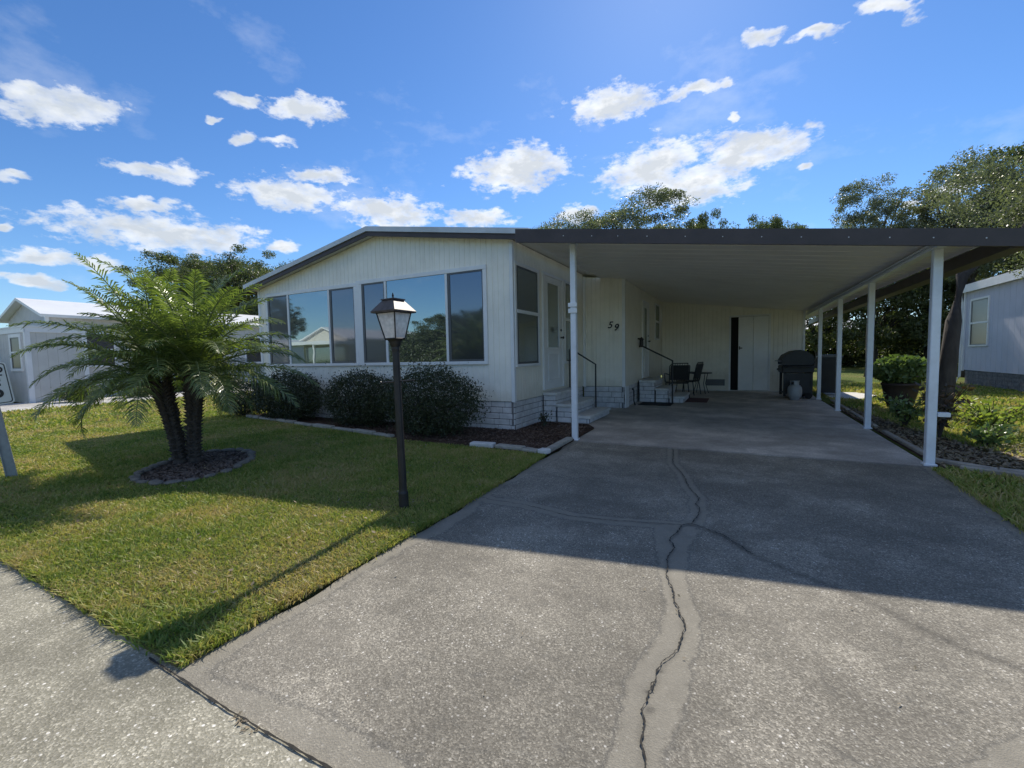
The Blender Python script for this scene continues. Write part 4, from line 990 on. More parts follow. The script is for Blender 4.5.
def make_tree(name, label, cat, h, crown_z, rx, ry, rz, nclump, nleaf, leaf, lm, trunk_r, seed, group=None, loc=(0, 0, 0), lean=(0, 0), clump_r=0.5, hollow=0.35, path=None):
    r = np.random.default_rng(seed); rr = random.Random(seed)
    t = thing(name, label, cat, (0, 0, 0), 0, group)
    cc = np.array([lean[0], lean[1], crown_z])
    # clump centres: uneven shell of a lumpy ellipsoid
    d = r.normal(size=(nclump, 3)); d /= np.linalg.norm(d, axis=1)[:, None]
    rad = hollow + (1 - hollow) * r.random(nclump) ** .5
    lump = 1 + .28 * np.sin(d[:, 0] * 5 + seed) * np.sin(d[:, 1] * 4 + 2 * seed) + .18 * np.sin(d[:, 2] * 6 + seed * 3)
    C = cc + d * (rad * lump)[:, None] * np.array([rx, ry, rz])
    C = C[C[:, 2] > crown_z - rz * .85]
    pts = []
    for c in C:
        k = int(nleaf * r.uniform(.5, 1.4)); s_ = clump_r * r.uniform(.55, 1.25)
        q = r.normal(size=(k, 3)); q /= np.linalg.norm(q, axis=1)[:, None]; q *= (r.random(k) ** .45)[:, None] * s_ * np.array([1.0, 1.0, .62]); pts.append(c + q)
    P = np.concatenate(pts)
    v, f = leaf_cloud(P, leaf, r)
    mesh_np('crown', v, f, 4, lm, t)
    tb = MB(); fork = crown_z - rz * .55
    base = Vector((0, 0, 0)); top = Vector((lean[0] * .6, lean[1] * .6, fork))
    if path:
        pp_ = [Vector(p) for p in path]; top = pp_[-1]
        tb.tube(pp_, [trunk_r * (1.35 - .7 * i / (len(pp_) - 1)) for i in range(len(pp_))], 10); base = pp_[-2]
    else: tb.tube([base, base.lerp(top, .08), base.lerp(top, .4) + Vector((.05 * h * .1, 0, 0)), base.lerp(top, .75), top], [trunk_r * 1.5, trunk_r * 1.05, trunk_r, trunk_r * .85, trunk_r * .7], 10)
    lim = C[r.permutation(len(C))[:22]]
    for c in lim:
        c = Vector(c); m0 = top.lerp(Vector(cc), .3) ; s0 = base.lerp(top, rr.uniform(.75, 1.0))
        mid = s0.lerp(c, .5) + Vector((rr.uniform(-.1, .1) * rx, rr.uniform(-.1, .1) * ry, .1 * rz))
        tb.tube([s0, mid, c], [trunk_r * .45, trunk_r * .25, trunk_r * .07], 6)
    tb.build('trunk', M['bark'], t, True)
    t.location = loc
    return t

# background oaks: three proto crowns
protoA = make_tree('oak_tree', 'broad grey green oak rising highest above the carport roof', 'tree', 10, 7.0, 2.6, 2.6, 2.9, 260, 230, .052, M['oak2'], .22, 3, 'oaks behind the house', (-4.9, 24.5, 0), clump_r=.55, hollow=.2)
protoA.scale = (1.25, 1.0, .93)
protoB = make_tree('oak_tree', 'dark oak behind the lawn palm and the left roof slope', 'tree', 9, 5.6, 3.0, 3.0, 2.4, 250, 230, .055, M['oak'], .22, 8, 'oaks behind the house', (-26.5, 20.0, 0), clump_r=.6, hollow=.25)
T = lambda p, loc, rz, sc, lb: copy_tree(p, loc=loc, rz=rz, scale=sc, label=lb)
T(protoA, (-8.4, 24.0, 0), 1.0, (1.1, .9, .88), 'oak crown above the roof, left of the tallest one behind the carport')
T(protoA, (-10.9, 25.5, 0), 2.2, (.6, .6, .87), 'small oak top showing just past the house roof end at the left post')
T(protoB, (-2.0, 25.0, 0), 2.0, (.8, .6, 1.04), 'narrow oak top right of the tallest oak above the carport')
T(protoB, (1.3, 25.5, 0), 4.0, (.62, .6, 1.0), 'low oak top near the middle of the carport fascia')
T(protoA, (5.2, 24.5, 0), 3.3, (.68, .62, .82), 'round oak crown alone against blue sky above the right fascia')
T(protoB, (-31.5, 19.5, 0), 1.1, (1.2, 1.2, 1.10), 'dark oak directly behind the crown of the lawn palm')
T(protoB, (-37.5, 19.5, 0), 4.2, (1.3, 1.3, 1.22), 'dark oak farthest left behind the lawn palm')
T(protoB, (-22.6, 21.5, 0), 5.0, (.95, .95, .95), 'dark oak just left of the front roof slope')
# large leaning tree by the carport
big = make_tree('oak_tree', 'large leaning oak beside the carport with crown over the grey house', 'tree', 7, 4.25, 2.3, 2.1, 1.5, 260, 230, .030, M['oak2'], .105, 21, None, (3.12, 10.05, 0), lean=(3.5, 3.0), clump_r=.42,
    path=[(0, 0, -.02), (.03, .03, .15), (.10, .12, .9), (.20, .28, 1.7), (.38, .55, 2.5), (.9, 1.1, 3.0), (1.6, 1.7, 3.35)])
# dark tree belt at the back right
belt = make_tree('screen_tree', 'dark bushy tree in the belt seen below the carport roof', 'tree', 7, 3.6, 2.5, 2.0, 3.2, 160, 130, .085, M['oak'], .16, 31, None, (4.8, 36, 0), clump_r=.7)
T(protoA, (8.3, 24.5, 0), 2.1, (.90, .85, .86), 'tall oak rising behind the grey house and the leaning tree')
T(protoB, (11.6, 26, 0), 2.8, (1.15, 1.1, 1.22), 'broad dark oak behind the roof of the grey house')
belt_l = ['dark bushy tree seen below the carport beam beside the shed corner', 'dark bushy tree seen between the last and third right posts', 'dark bushy tree seen just left of the second right post', 'dark bushy tree seen behind the potted plant', 'dark bushy tree seen behind the front right post', 'dark bushy tree seen beside the corner of the grey house', 'dark bushy tree standing behind the grey house']
belt['label'] = belt_l[0]
for i, (x_, y_, s_) in enumerate(((7.6, 35, 1.1), (10.6, 36.5, 1.2), (13.2, 35, 1.1), (16, 37, 1.25), (19.3, 36, 1.1), (23, 38, 1.3))):
    T(belt, (x_, y_, 0), i * 1.3 + .4, (s_, s_, s_ * (1.0 + .1 * (i % 3))), belt_l[i + 1])
def hedge_row(name, x0, x1, y, h, label, seed, m=None, lf=.09, n=30000):
    r = np.random.default_rng(seed)
    x = r.uniform(x0, x1, n); top = h * (.8 + .2 * np.sin(x * 1.3 + seed) * np.sin(x * .6)); z = top * r.random(n) ** .7; yy = y + r.normal(0, .6, n)
    v, f = leaf_cloud(np.stack([x, yy, z], 1), lf, r)
    o = mesh_np(name, v, f, 4, m or M['oak']); return tag(o, label, 'undergrowth', None, 'stuff')
hedge_row('undergrowth', 2.5, 28, 39.5, 3.8, 'dark undergrowth closing the far end of the side lawn', 5, n=60000, lf=.12)
hedge_row('undergrowth', -60, -24, 26, 2.6, 'low dark undergrowth far behind the left neighbour houses', 6, n=30000, lf=.15)
# pale palm-like plant and shrub at the back
sh = np.random.default_rng(3)

def shrub(name, label, loc, rx, ry, rz, n, leaf, lm, seed, stems=6, shell=.75, cat='bush', group=None, asp=.45):
    r = np.random.default_rng(seed); t = thing(name, label, cat, loc, 0, group)
    d = r.normal(size=(n, 3)); d /= np.linalg.norm(d, axis=1)[:, None]
    rad = shell + (1 - shell) * r.random(n) + .075 * r.normal(size=n)
    lump = 1 + .09 * np.sin(d[:, 0] * 7 + seed) * np.sin(d[:, 1] * 6) + .05 * np.sin(d[:, 2] * 9 + d[:, 0] * 5)
    P = d * (rad * lump)[:, None] * np.array([rx, ry, rz]) + np.array([0, 0, rz * .92])
    P = P[P[:, 2] > .03]
    # inner leaves make it opaque
    k = n // 3; q = r.normal(size=(k, 3)) * np.array([rx, ry, rz]) * .38 + np.array([0, 0, rz * .85]); q = q[q[:, 2] > .03]
    P = np.concatenate([P, q]) + np.array(loc)
    v, f = leaf_cloud(P, leaf, r, asp)
    v = v - np.array(loc)
    mesh_np('foliage', v, f, 4, lm, t)
    s = MB(); rr = random.Random(seed)
    for i in range(stems):
        a = rr.uniform(0, 6.28); e = (loc[0] + math.cos(a) * rx * .7, loc[1] + math.sin(a) * ry * .7, loc[2] + rz * rr.uniform(.9, 1.5))
        s.tube([(loc[0] + math.cos(a) * .05, loc[1] + math.sin(a) * .05, loc[2]), ((loc[0] * 2 + e[0]) / 3, (loc[1] * 2 + e[1]) / 3, loc[2] + rz * .6), e], [.02, .014, .004], 6)
    s.build('stems', M['bark'], t)
    return t
GB = 'dark rounded bushes under the front windows'
shrub('round_bush', 'largest dark rounded bush, nearest the house corner', (-4.35, 5.62, .03), .86, .58, .56, 16000, .020, M['shrub'], 1, group=GB)
shrub('round_bush', 'dark rounded bush between the two others under the windows', (-6.15, 5.88, .03), .86, .45, .52, 14000, .020, M['shrub'], 2, group=GB)
shrub('round_bush', 'dark rounded bush farthest from the driveway, beside the palm fronds', (-8.25, 5.95, .03), .95, .45, .52, 13000, .021, M['shrub'], 4, group=GB)
shrub('round_bush', 'dark low bush at the far left corner of the front wall', (-9.9, 6.05, .03), .6, .5, .42, 7000, .022, M['shrub'], 5, group=GB)

# palm
def frond(mb_r, mb_l, base, az, el0, L, curl, r, nl=46, lmax=.30, side_tw=0.0):
    """one pinnate frond: rachis curve + leaflets (quads)"""
    pts = []; p = Vector(base); el = el0; seg = 14
    hd = Vector((math.cos(az), math.sin(az), 0))
    for i in range(seg + 1):
        pts.append(p.copy()); el -= curl / seg * (.5 + 1.2 * i / seg)
        a2 = az + side_tw * i / seg
        hd = Vector((math.cos(a2), math.sin(a2), 0))
        p = p + (hd * math.cos(el) + Vector((0, 0, 1)) * math.sin(el)) * (L / seg)
    mb_r.tube(pts, [.014 * (1 - .85 * i / seg) for i in range(seg + 1)], 5)
    for i in range(nl):
        t = .10 + .90 * i / (nl - 1); q = t * seg; k = min(int(q), seg - 1); fr = q - k
        c = pts[k].lerp(pts[k + 1], fr); d = (pts[k + 1] - pts[k]).normalized()
        sd = d.cross(Vector((0, 0, 1))); sd = sd.normalized() if sd.length > .05 else Vector((-math.sin(az), math.cos(az), 0)); up = sd.cross(d).normalized()
        ll = lmax * (math.sin(math.pi * min(1, (t * .86 + .13))) ** .6) * r.uniform(.85, 1.1)
        for s_ in (-1, 1):
            out = (sd * s_ * 1.0 + d * (.55 + .5 * t) + up * (.30 + r.uniform(-.3, .3)) + sd * r.uniform(-.15, .15)).normalized()
            tip = c + out * ll + Vector((0, 0, -.34 * ll * r.uniform(.5, 1.4)))
            mid = c + out * ll * .5 + Vector((0, 0, -.02 * ll))
            wv = d * (.0100)
            mb_l.add([tuple(c - wv * .5), tuple(c + wv * .5), tuple(mid + wv), tuple(tip), tuple(mid - wv)], [(0, 1, 2, 4), (4, 2, 3)])
palm = thing('date_palm', 'pygmy date palm with two rough trunks and arching fronds on the lawn', 'palm tree', (-6.0, 2.95, 0.02))
rr = random.Random(17)
tips = []
for bi, (bx, by, tx, ty, tz) in enumerate(((-6.05, 2.88, -6.24, 2.80, .98), (-5.93, 2.98, -5.83, 3.0, 1.06))):
    t = MB(); n = 26; P = [];
    for i in range(n + 1):
        f = i / n; bow = math.sin(f * math.pi) * (.05 if bi else .03)
        P.append((bx + (tx - bx) * f ** 1.35 + (bow if bi == 0 else -bow * .6), by + (ty - by) * f, tz * f))
    t.tube(P, [(.060 + .012 * (i % 2) + .03 * (i / n) ** 2) for i in range(n + 1)], 12)
    for i in range(2, n + 1):      # old leaf-base stubs
        for j in range(7):
            a = j * 2 * math.pi / 7 + i * .9; c = Vector(P[i]); rd = Vector((math.cos(a), math.sin(a), 0)); rb_ = .067 + .03 * (i / n) ** 2; ln = rr.uniform(.02, .045) + .04 * (i / n) ** 3
            sd = Vector((-math.sin(a), math.cos(a), 0)) * .022
            b0 = c + rd * (rb_ - .015); tp = c + rd * (rb_ + ln) + Vector((0, 0, ln * 1.3))
            t.add([tuple(b0 - sd), tuple(b0 + sd), tuple(tp + sd * .4), tuple(tp - sd * .4), tuple(b0 - sd + Vector((0, 0, .04))), tuple(b0 + sd + Vector((0, 0, .04)))], [(0, 1, 2, 3), (4, 3, 2, 5), (0, 3, 4), (1, 5, 2)])
    t.build('trunk', mat('palm_bark', (.075, .06, .05), .95, .4, 25, bumps=.8, bscale=40), palm)
    tips.append(Vector((tx, ty, tz)))
M['rachis'] = mat('palm_rachis', (.14, .17, .07), .5, .2, 20)
def add_frond(c, az, el, L, curl, lmax=.27, tw=0.0):
    a, b = MB(), MB(); frond(a, b, c, az, el, L, curl, rr, 46, lmax, tw)
    o = b.build('frond', M['palm'], palm); a.build('rachis', M['rachis'], o)
for ci, c in enumerate(tips):
    nf = 47 if ci else 41
    for i in range(nf):
        f = (i + .5) / nf
        az = i * 2.39996 + ci * 1.1
        el = R(88 - 76 * f ** .95) + rr.uniform(-.08, .08)
        L = (1.36 - .30 * f) * rr.uniform(.88, 1.1) * (1 + .10 * max(0, math.cos(az - 3.5)) * f)
        curl = R(44 + 42 * f) * rr.uniform(.75, 1.2)
        add_frond(tuple(c + Vector((math.cos(az) * .05, math.sin(az) * .05, .04 + .12 * (1 - f)))), az, el, L, curl, tw=rr.uniform(-.2, .2))
# hanging lower fronds
add_frond(tuple(tips[0] + Vector((-.05, -.05, 0))), R(236), R(8), 1.05, R(110), .20)
add_frond(tuple(tips[0] + Vector((-.08, 0, 0))), R(208), R(5), 1.2, R(62), .26)
add_frond(tuple(tips[0] + Vector((-.08, -.04, 0))), R(222), R(16), 1.25, R(66), .28)
add_frond(tuple(tips[1] + Vector((.08, 0, 0))), R(20), R(10), 1.35, R(55), .28)
add_frond(tuple(tips[1] + Vector((.08, 0, 0))), R(40), R(22), 1.4, R(60), .28)

# potted plant
pp = thing('potted_plant', 'leafy green plant in a big dark round pot on the side lawn', 'potted plant', (2.97, 11.63, .02))
x = MB(WM[pp.name]); x.lathe([(.17, 0), (.20, .02), (.27, .30), (.295, .46), (.315, .47), (.315, .52), (.29, .52), (.27, .46)], k=24); x.build('pot', M['terracotta'], pp, True)
r3 = np.random.default_rng(44); n = 2600
d = r3.normal(size=(n, 3)); d /= np.linalg.norm(d, axis=1)[:, None]; rad = .62 + .42 * r3.random(n)
P = d * rad[:, None] * np.array([.46, .42, .30]) + np.array([0, 0, .78]); P = P[P[:, 2] > .44]
v, f = leaf_cloud(P, .055, r3, .6); mesh_np('foliage', v, f, 4, M['potleaf'], pp)
s = MB(WM[pp.name])
for i in range(9): a = i * .7; s.tube([(0.05 * math.cos(a), .05 * math.sin(a), .45), (.3 * math.cos(a), .3 * math.sin(a), .8)], [.01, .004], 5)
s.build('stems', M['bark'], pp)

# shrubs along the right bed
def leggy(name, label, loc, h, spread, nst, nl, leaf, lm, seed):
    r = random.Random(seed); rn_ = np.random.default_rng(seed); t = thing(name, label, 'shrub', loc)
    s = MB(WM[t.name]); P = []
    for i in range(nst):
        a = r.uniform(0, 6.28); e = Vector((math.cos(a) * spread * r.uniform(.3, 1), math.sin(a) * spread * r.uniform(.3, 1), h * r.uniform(.6, 1)))
        m_ = Vector((e.x * .35, e.y * .35, e.z * .6)); s.tube([(0, 0, 0), tuple(m_), tuple(e)], [.012, .008, .003], 5)
        for k in range(nl):
            f = r.uniform(.35, 1.02); q = (m_ * (f / .6)) if f < .6 else m_.lerp(e, (f - .6) / .4)
            P.append(tuple(q + Vector((r.gauss(0, .04), r.gauss(0, .04), r.gauss(0, .03)))))
    v, f = leaf_cloud(np.array(P), leaf, rn_, .45); mesh_np('foliage', v, f, 4, lm, t)
    s.build('stems', M['bark'], t); return t
leggy('garden_shrub', 'leggy shrub with dark reddish leaves behind the front right post', (2.45, 7.9, .02), .78, .34, 16, 16, .045, M['redleaf'], 3)
leggy('garden_shrub', 'sunlit yellow green shrub spreading over the side lawn', (3.1, 8.3, .02), .50, .62, 34, 26, .035, M['lime'], 4)
leggy('garden_shrub', 'green leafy shrub between the pot and the front right post', (2.35, 8.9, .02), .50, .42, 24, 22, .042, M['potleaf'], 5)
leggy('garden_shrub', 'low green shrub at the foot of the leaning tree', (2.72, 7.4, .02), .28, .36, 20, 18, .04, M['potleaf'], 6)
leggy('bed_weed', 'small dark leafy weed in the bark bed by the house corner', (-2.95, 6.95, .03), .25, .16, 9, 8, .03, M['shrub'], 9)

# ------------------------------------------------------------------ NEIGHBOUR HOUSE, RIGHT
nr = thing('neighbour_house', 'lavender grey neighbour house with stone skirting at the right edge', 'house', (6.75, 20, 0))
w = MB(LEFT(6.75)); ribbed(w, -20.1, -7.0, .48, lambda x: 3.06, .30); w.build('side_wall', M['lav_siding'], nr)
w = MB(side(0, 20.1, math.pi)); ribbed(w, -11.5, -6.75, .48, lambda x: 3.06 + .12 * min(-x - 6.75, 2.4), .30); w.build('back_wall', M['lav_siding'], nr)
w = MB(FRONT(7.0)); ribbed(w, 6.75, 11.5, .48, lambda x: 3.06 + .12 * min(x - 6.75, 2.4), .30); w.build('front_wall', M['lav_siding'], nr)
M['stone_skirt'] = mat('dark_stone', (.17, .165, .16), .9, .35, 14, dirt=(.34, .33, .32), dirt_amt=.7, bumps=.6)
b, m = brickwork(LEFT(6.78), -20.05, -7.05, 0.0, .47, 4, .32, 9); s = b.build('stone_skirting', M['stone_skirt'], nr); m.build('mortar', M['mortar'], s)
x = MB(); x.box(6.62, 6.745, 6.8, 20.3, 3.06, 3.20); x.box(6.60, 6.62, 6.8, 20.3, 3.02, 3.26); x.build('gutter', M['trim'], nr)
x = MB(); x.prism([(6.64, 3.21), (9.2, 3.52), (11.8, 3.21), (11.8, 3.28), (9.2, 3.60), (6.64, 3.28)], 6.8, 20.3); x.build('roof', M['roof'], nr)
x = MB(); x.box(6.70, 6.748, 20.04, 20.12, .45, 3.05); x.build('corner_trim', M['trim'], nr)
x = MB(); x.tube([(6.66, 20.22, 3.1), (6.66, 20.22, 2.9), (6.70, 20.2, 2.7), (6.70, 20.2, .25), (6.60, 20.2, .08)], .035, 8); x.build('downspout', M['trim'], nr)
x = MB(); x.bbox(6.5, 6.72, 20.3, 20.6, 1.25, 1.75, .02); x.build('meter_box', M['trim'], nr)
window(nr, LEFT(6.75), -19.65, -18.55, 1.30, 2.72, [(-19.65, -18.55, 'k', 2.0)], .06)

# ------------------------------------------------------------------ NEIGHBOUR HOUSES, LEFT
def simple_house(name, label, x0, x1, y0, y1, eave, ridge, wallm, roofm, ridge_along='y', over=.25):
    t = thing(name, label, 'house', ((x0 + x1) / 2, (y0 + y1) / 2, 0))
    xm = (x0 + x1) / 2; ym = (y0 + y1) / 2
    if ridge_along == 'y': tg = lambda x: eave + (ridge - eave) * (1 - abs(x - xm) / ((x1 - x0) / 2)); te = lambda y: eave
    else: te = lambda y: eave + (ridge - eave) * (1 - abs(y - ym) / ((y1 - y0) / 2)); tg = lambda x: eave
    for Mx, a, b, fn in ((FRONT(y0), x0, x1, tg), (side(0, y1, math.pi), -x1, -x0, lambda x: tg(-x))):
        w = MB(Mx); md = (a + b) / 2
        ribbed(w, a, md, 0.0, fn, .25); ribbed(w, md, b, 0.0, fn, .25); w.build('gable_wall', wallm, t)
    for Mx, a, b, fn in ((RIGHT(x1), y0, y1, te), (LEFT(x0), -y1, -y0, lambda y: te(-y))):
        w = MB(Mx); md = (a + b) / 2; ribbed(w, a, md, 0, fn, .25); ribbed(w, md, b, 0, fn, .25); w.build('side_wall', wallm, t)
    th = .10
    w = MB()
    if ridge_along == 'y':
        sl = (ridge - eave) / ((x1 - x0) / 2)
        for s_ in (-1, 1):
            xe = xm + s_ * ((x1 - x0) / 2 + over); ze = eave - sl * over
            p = [(xm, ridge + .01), (xe, ze + .01), (xe, ze + .01 + th), (xm, ridge + .01 + th)]
            if s_ > 0: p = p[::-1]
            w.prism(p, y0 - over, y1 + over)
    else:
        sl = (ridge - eave) / ((y1 - y0) / 2)
        w = MB(Matrix.Rotation(math.pi / 2, 4, 'Z'))      # local x -> world y, local y -> -x
        for s_ in (-1, 1):
            ye = ym + s_ * ((y1 - y0) / 2 + over); ze = eave - sl * over
            w.prism([(ym, ridge + .01), (ye, ze + .01), (ye, ze + .01 + th), (ym, ridge + .01 + th)], -x1 - over, -x0 + over)
    w.build('roof', roofm, t)
    return t
M['metalroof'] = mat('bright_metal_roof', (.80, .80, .78), .4, .05, 1, metal=.0, dirt=(.5, .48, .44), dirt_amt=.3)
nl_ = simple_house('neighbour_house', 'grey neighbour house with bright white metal roof at the left edge', -25.4, -21.7, 6.5, 19, 3.0, 3.62, M['grey_siding'], M['metalroof'])
for a in (7.2, 10.5, 13.5): window(nl_, RIGHT(-21.7), a, a + 1.1, 1.2, 2.4, [(a, a + 1.1, 'k', 1.8)], .08)
x = MB(); x.box(-21.72, -21.62, 6.42, 6.52, 0, 2.95); x.build('corner_trim', M['trim'], nl_)
for Mx, a, b_ in ((FRONT(5.7), -23.4, -20.9), (RIGHT(-20.9), 5.7, 7.2), (LEFT(-23.4), -7.2, -5.7)):
    w = MB(Mx); ribbed(w, a, b_, 0, lambda q: 2.35, .25); w.build('porch_wall', M['grey_siding'], nl_)
    w = MB(Mx); w.box(a - .03, b_ + .03, -.03, -.001, 2.35, 2.52); w.box(a - .03, a + .10, -.028, -.001, 0, 2.349); w.box(b_ - .10, b_ + .03, -.028, -.001, 0, 2.349); w.build('porch_trim', M['trim'], nl_)
MB().box(-23.45, -20.85, 5.65, 7.2, 2.521, 2.57).build('porch_roof', M['metalroof'], nl_)
window(nl_, FRONT(5.7), -22.2, -21.4, 1.15, 2.2, [(-22.2, -21.4, 'k', 1.7)], .12)
# next houses to the right of it, seen through and beside the palm
n2 = simple_house('neighbour_house', 'second pale house beyond the lawn, mostly hidden by the palm', -27, -22, 21.5, 34, 2.9, 3.5, M['beige'], M['metalroof'])
for a in (23, 27): window(n2, RIGHT(-22), a, a + 1.4, 1.1, 2.3, [(a, a + 1.4, 'd', 1.7)], .08)
n3 = simple_house('neighbour_house', 'long white house with brick skirting far behind the roadside lawn', -21, -15.5, 32, 42, 2.8, 3.6, M['beige'], M['roof'])
n4 = simple_house('neighbour_house', 'low white outbuilding behind the shrub at the left edge', -33, -27, 6.0, 16, 2.2, 2.6, M['trim'], M['metalroof'])
shrub('garden_hedge', 'dark hedge bush in front of the white outbuilding at left edge', (-23.2, 4.5, .0), 1.5, .6, .72, 9000, .05, M['oak'], 61, cat='hedge')
for i, (x_, y_) in enumerate(((-19.8, 6.6), (-19.8, 8.3), (-21.1, 10.4), (-21.1, 12.2))):
    shrub('low_shrub', ('low dark shrub against the grey house nearest its porch corner', 'low dark shrub second from the porch corner of the grey house', 'low dark shrub third from the porch corner of the grey house', 'low dark shrub farthest along the grey house wall')[i], (x_, y_, 0), .55, .6, .3, 3000, .035, M['oak'], 70 + i, group='shrubs along the grey house')

# small pale house beyond the trees at the back right
n5 = simple_house('far_house', 'tiny pale house glimpsed between the dark trees behind the carport', 3.2, 7.5, 40, 46, 2.6, 3.6, M['beige'], M['metalroof'], 'x')

# ------------------------------------------------------------------ ACROSS THE STREET (seen in the window glass)
ac = simple_house('opposite_house', 'beige gabled house across the street reflected in the windows', -34.6, -29.2, -26, -14.0, 3.0, 3.95, M['beige'], M['metalroof'])
x = MB(); x.prism([(-37.5, 2.45), (-27.8, 2.45), (-27.8, 2.72), (-37.5, 2.72)], -13.99, -11.4); x.build('porch_roof', M['trim'], ac)
for px_ in (-37.2, -33.6, -30.2, -28.0): MB().box(px_ - .07, px_ + .07, -11.6, -11.46, 0, 2.449).build('porch_post', M['trim'], ac)
x = MB(); x.box(-34.3, -29.5, -13.98, -13.95, 1.0, 2.3); x.build('window', M['dullglass'], ac)
b, m = brickwork(side(0, -11.7, math.pi), 28.2, 37.0, 0, .75, 6, .25, 4); s = b.build('porch_wall', mat('porch_brick', (.32, .22, .18), .9, .2, 9), ac); m.build('mortar', M['mortar'], s)
simple_house('opposite_house', 'white house across the street next to the gabled one', -48, -40, -24, -14, 2.7, 3.4, M['trim'], M['metalroof'])
simple_house('opposite_house', 'pale low house across the street behind the roadside trees', -24, -17, -26, -16, 2.5, 3.2, M['grey_siding'], M['metalroof'])
T(protoB, (-18.2, -13.2, 0), .5, (.75, .75, .56), 'leafy tree across the street reflected in the right front windows')
T(protoB, (-14.6, -13.0, 0), 2.5, (.8, .8, .58), 'leafy tree across the street reflected in the corner window')
T(protoB, (-9.0, -15.5, 0), 3.5, (1, 1, .75), 'leafy tree across the street opposite the driveway')
T(protoA, (-60, -30, 0), 3.5, (1.2, 1.2, 1.0), 'tall tree far behind the houses across the street')
hedge_row('undergrowth', -23, -6, -12.6, 3.6, 'dark hedge mass along the far side of the street', 9, n=34000, lf=.10)

# ------------------------------------------------------------------ SKY, SUN, CAMERA
CL = [(-0.878, 0.2982, 0.3745, 0.4117, 0.8695, 0.273, 0.0681, 0.0263), (-0.8849, 0.2674, 0.3813, 0.3979, 0.8596, 0.3206, 0.031, 0.0102), (-0.8548, 0.4089, 0.3194, 0.455, 0.8867, 0.0824, 0.0579, 0.0154), (-0.8826, 0.4129, 0.225, 0.4293, 0.9027, 0.0276, 0.148, 0.0295), (-0.8795, 0.396, 0.2639, 0.4396, 0.8884, 0.1321, 0.0492, 0.0095), (-0.788, 0.5748, 0.2204, 0.6069, 0.7855, 0.1213, 0.0262, 0.0112), (-0.9462, 0.2786, 0.1644, 0.2952, 0.9515, 0.0866, 0.0391, 0.0119), (-0.9276, 0.3377, 0.1598, 0.3426, 0.9395, 0.0036, 0.04, 0.0127), (-0.954, 0.2715, 0.1275, 0.2696, 0.9624, -0.0322, 0.0317, 0.009), (-0.7632, 0.5665, 0.3109, 0.5961, 0.8029, 0.0002, 0.0921, 0.0244), (-0.7105, 0.6085, 0.3534, 0.6662, 0.7435, 0.0592, 0.0564, 0.0156), (-0.6403, 0.707, 0.3001, 0.7303, 0.6815, -0.0473, 0.1028, 0.0321), (-0.4954, 0.8189, 0.2897, 0.8578, 0.5138, 0.0144, 0.0738, 0.0178), (-0.4037, 0.8312, 0.3823, 0.9065, 0.42, 0.0441, 0.1106, 0.0394), (-0.4203, 0.8335, 0.3585, 0.8826, 0.4673, -0.0518, 0.0802, 0.0167), (-0.2171, 0.857, 0.4674, 0.9701, 0.2425, 0.0058, 0.0852, 0.0283), (-0.0692, 0.8815, 0.4671, 0.9972, 0.0746, 0.0069, 0.0615, 0.009), (-0.1572, 0.9175, 0.3653, 0.9821, 0.1063, 0.1557, 0.0945, 0.0416), (-0.0846, 0.9439, 0.3192, 0.9959, 0.0901, -0.0024, 0.0916, 0.0354), (0.0201, 0.9291, 0.3694, 0.995, 0.0175, -0.0982, 0.0999, 0.0288), (-0.0004, 0.9366, 0.3504, 1.0, -0.0012, 0.0045, 0.0815, 0.0232), (-0.2997, 0.908, 0.2927, 0.9522, 0.3039, 0.0323, 0.0497, 0.0156), (0.0285, 0.8591, 0.5111, 0.9986, -0.0013, -0.0534, 0.0334, 0.0107), (0.1046, 0.8653, 0.4903, 0.9921, -0.0565, -0.112, 0.0325, 0.0078), (0.1847, 0.8512, 0.4912, 0.8963, 0.0591, -0.4396, 0.0392, 0.0109), (-0.6954, 0.5619, 0.448, 0.6583, 0.7482, 0.0834, 0.0627, 0.02), (-0.7546, 0.4829, 0.4442, 0.6043, 0.7753, 0.1837, 0.0253, 0.0103), (-0.7748, 0.4972, 0.3904, 0.6086, 0.7537, 0.248, 0.022, 0.011), (-0.7429, 0.541, 0.3942, 0.6476, 0.7298, 0.219, 0.0249, 0.0081), (-0.7918, 0.4549, 0.4076, 0.5676, 0.7945, 0.216, 0.0101, 0.0045), (-0.9282, 0.258, 0.2682, 0.3086, 0.9364, 0.1671, 0.0157, 0.0082), (-0.9473, 0.2507, 0.1994, 0.2741, 0.9565, 0.0999, 0.0078, 0.0042), (-0.0108, 0.909, 0.4167, 0.994, 0.0551, -0.0944, 0.0128, 0.0078), (0.0992, 0.9409, 0.3239, 0.9949, -0.0885, -0.0474, 0.0088, 0.0064), (0.2919, 0.9242, 0.2463, 0.9495, -0.3109, 0.0412, 0.0323, 0.0072), (0.2435, 0.9397, 0.2402, 0.9699, -0.2342, -0.0672, 0.018, 0.0046)]
# a few clouds elsewhere round the sky (seen in the glass)
rc = random.Random(4)
for k in range(9):
    az = R(rc.uniform(185, 330)); el = R(rc.uniform(8, 34)); c = (math.cos(az) * math.cos(el), math.sin(az) * math.cos(el), math.sin(el)); t = (-math.sin(az), math.cos(az), 0)
    CL.append((*c, *t, rc.uniform(.06, .14), rc.uniform(.015, .03)))

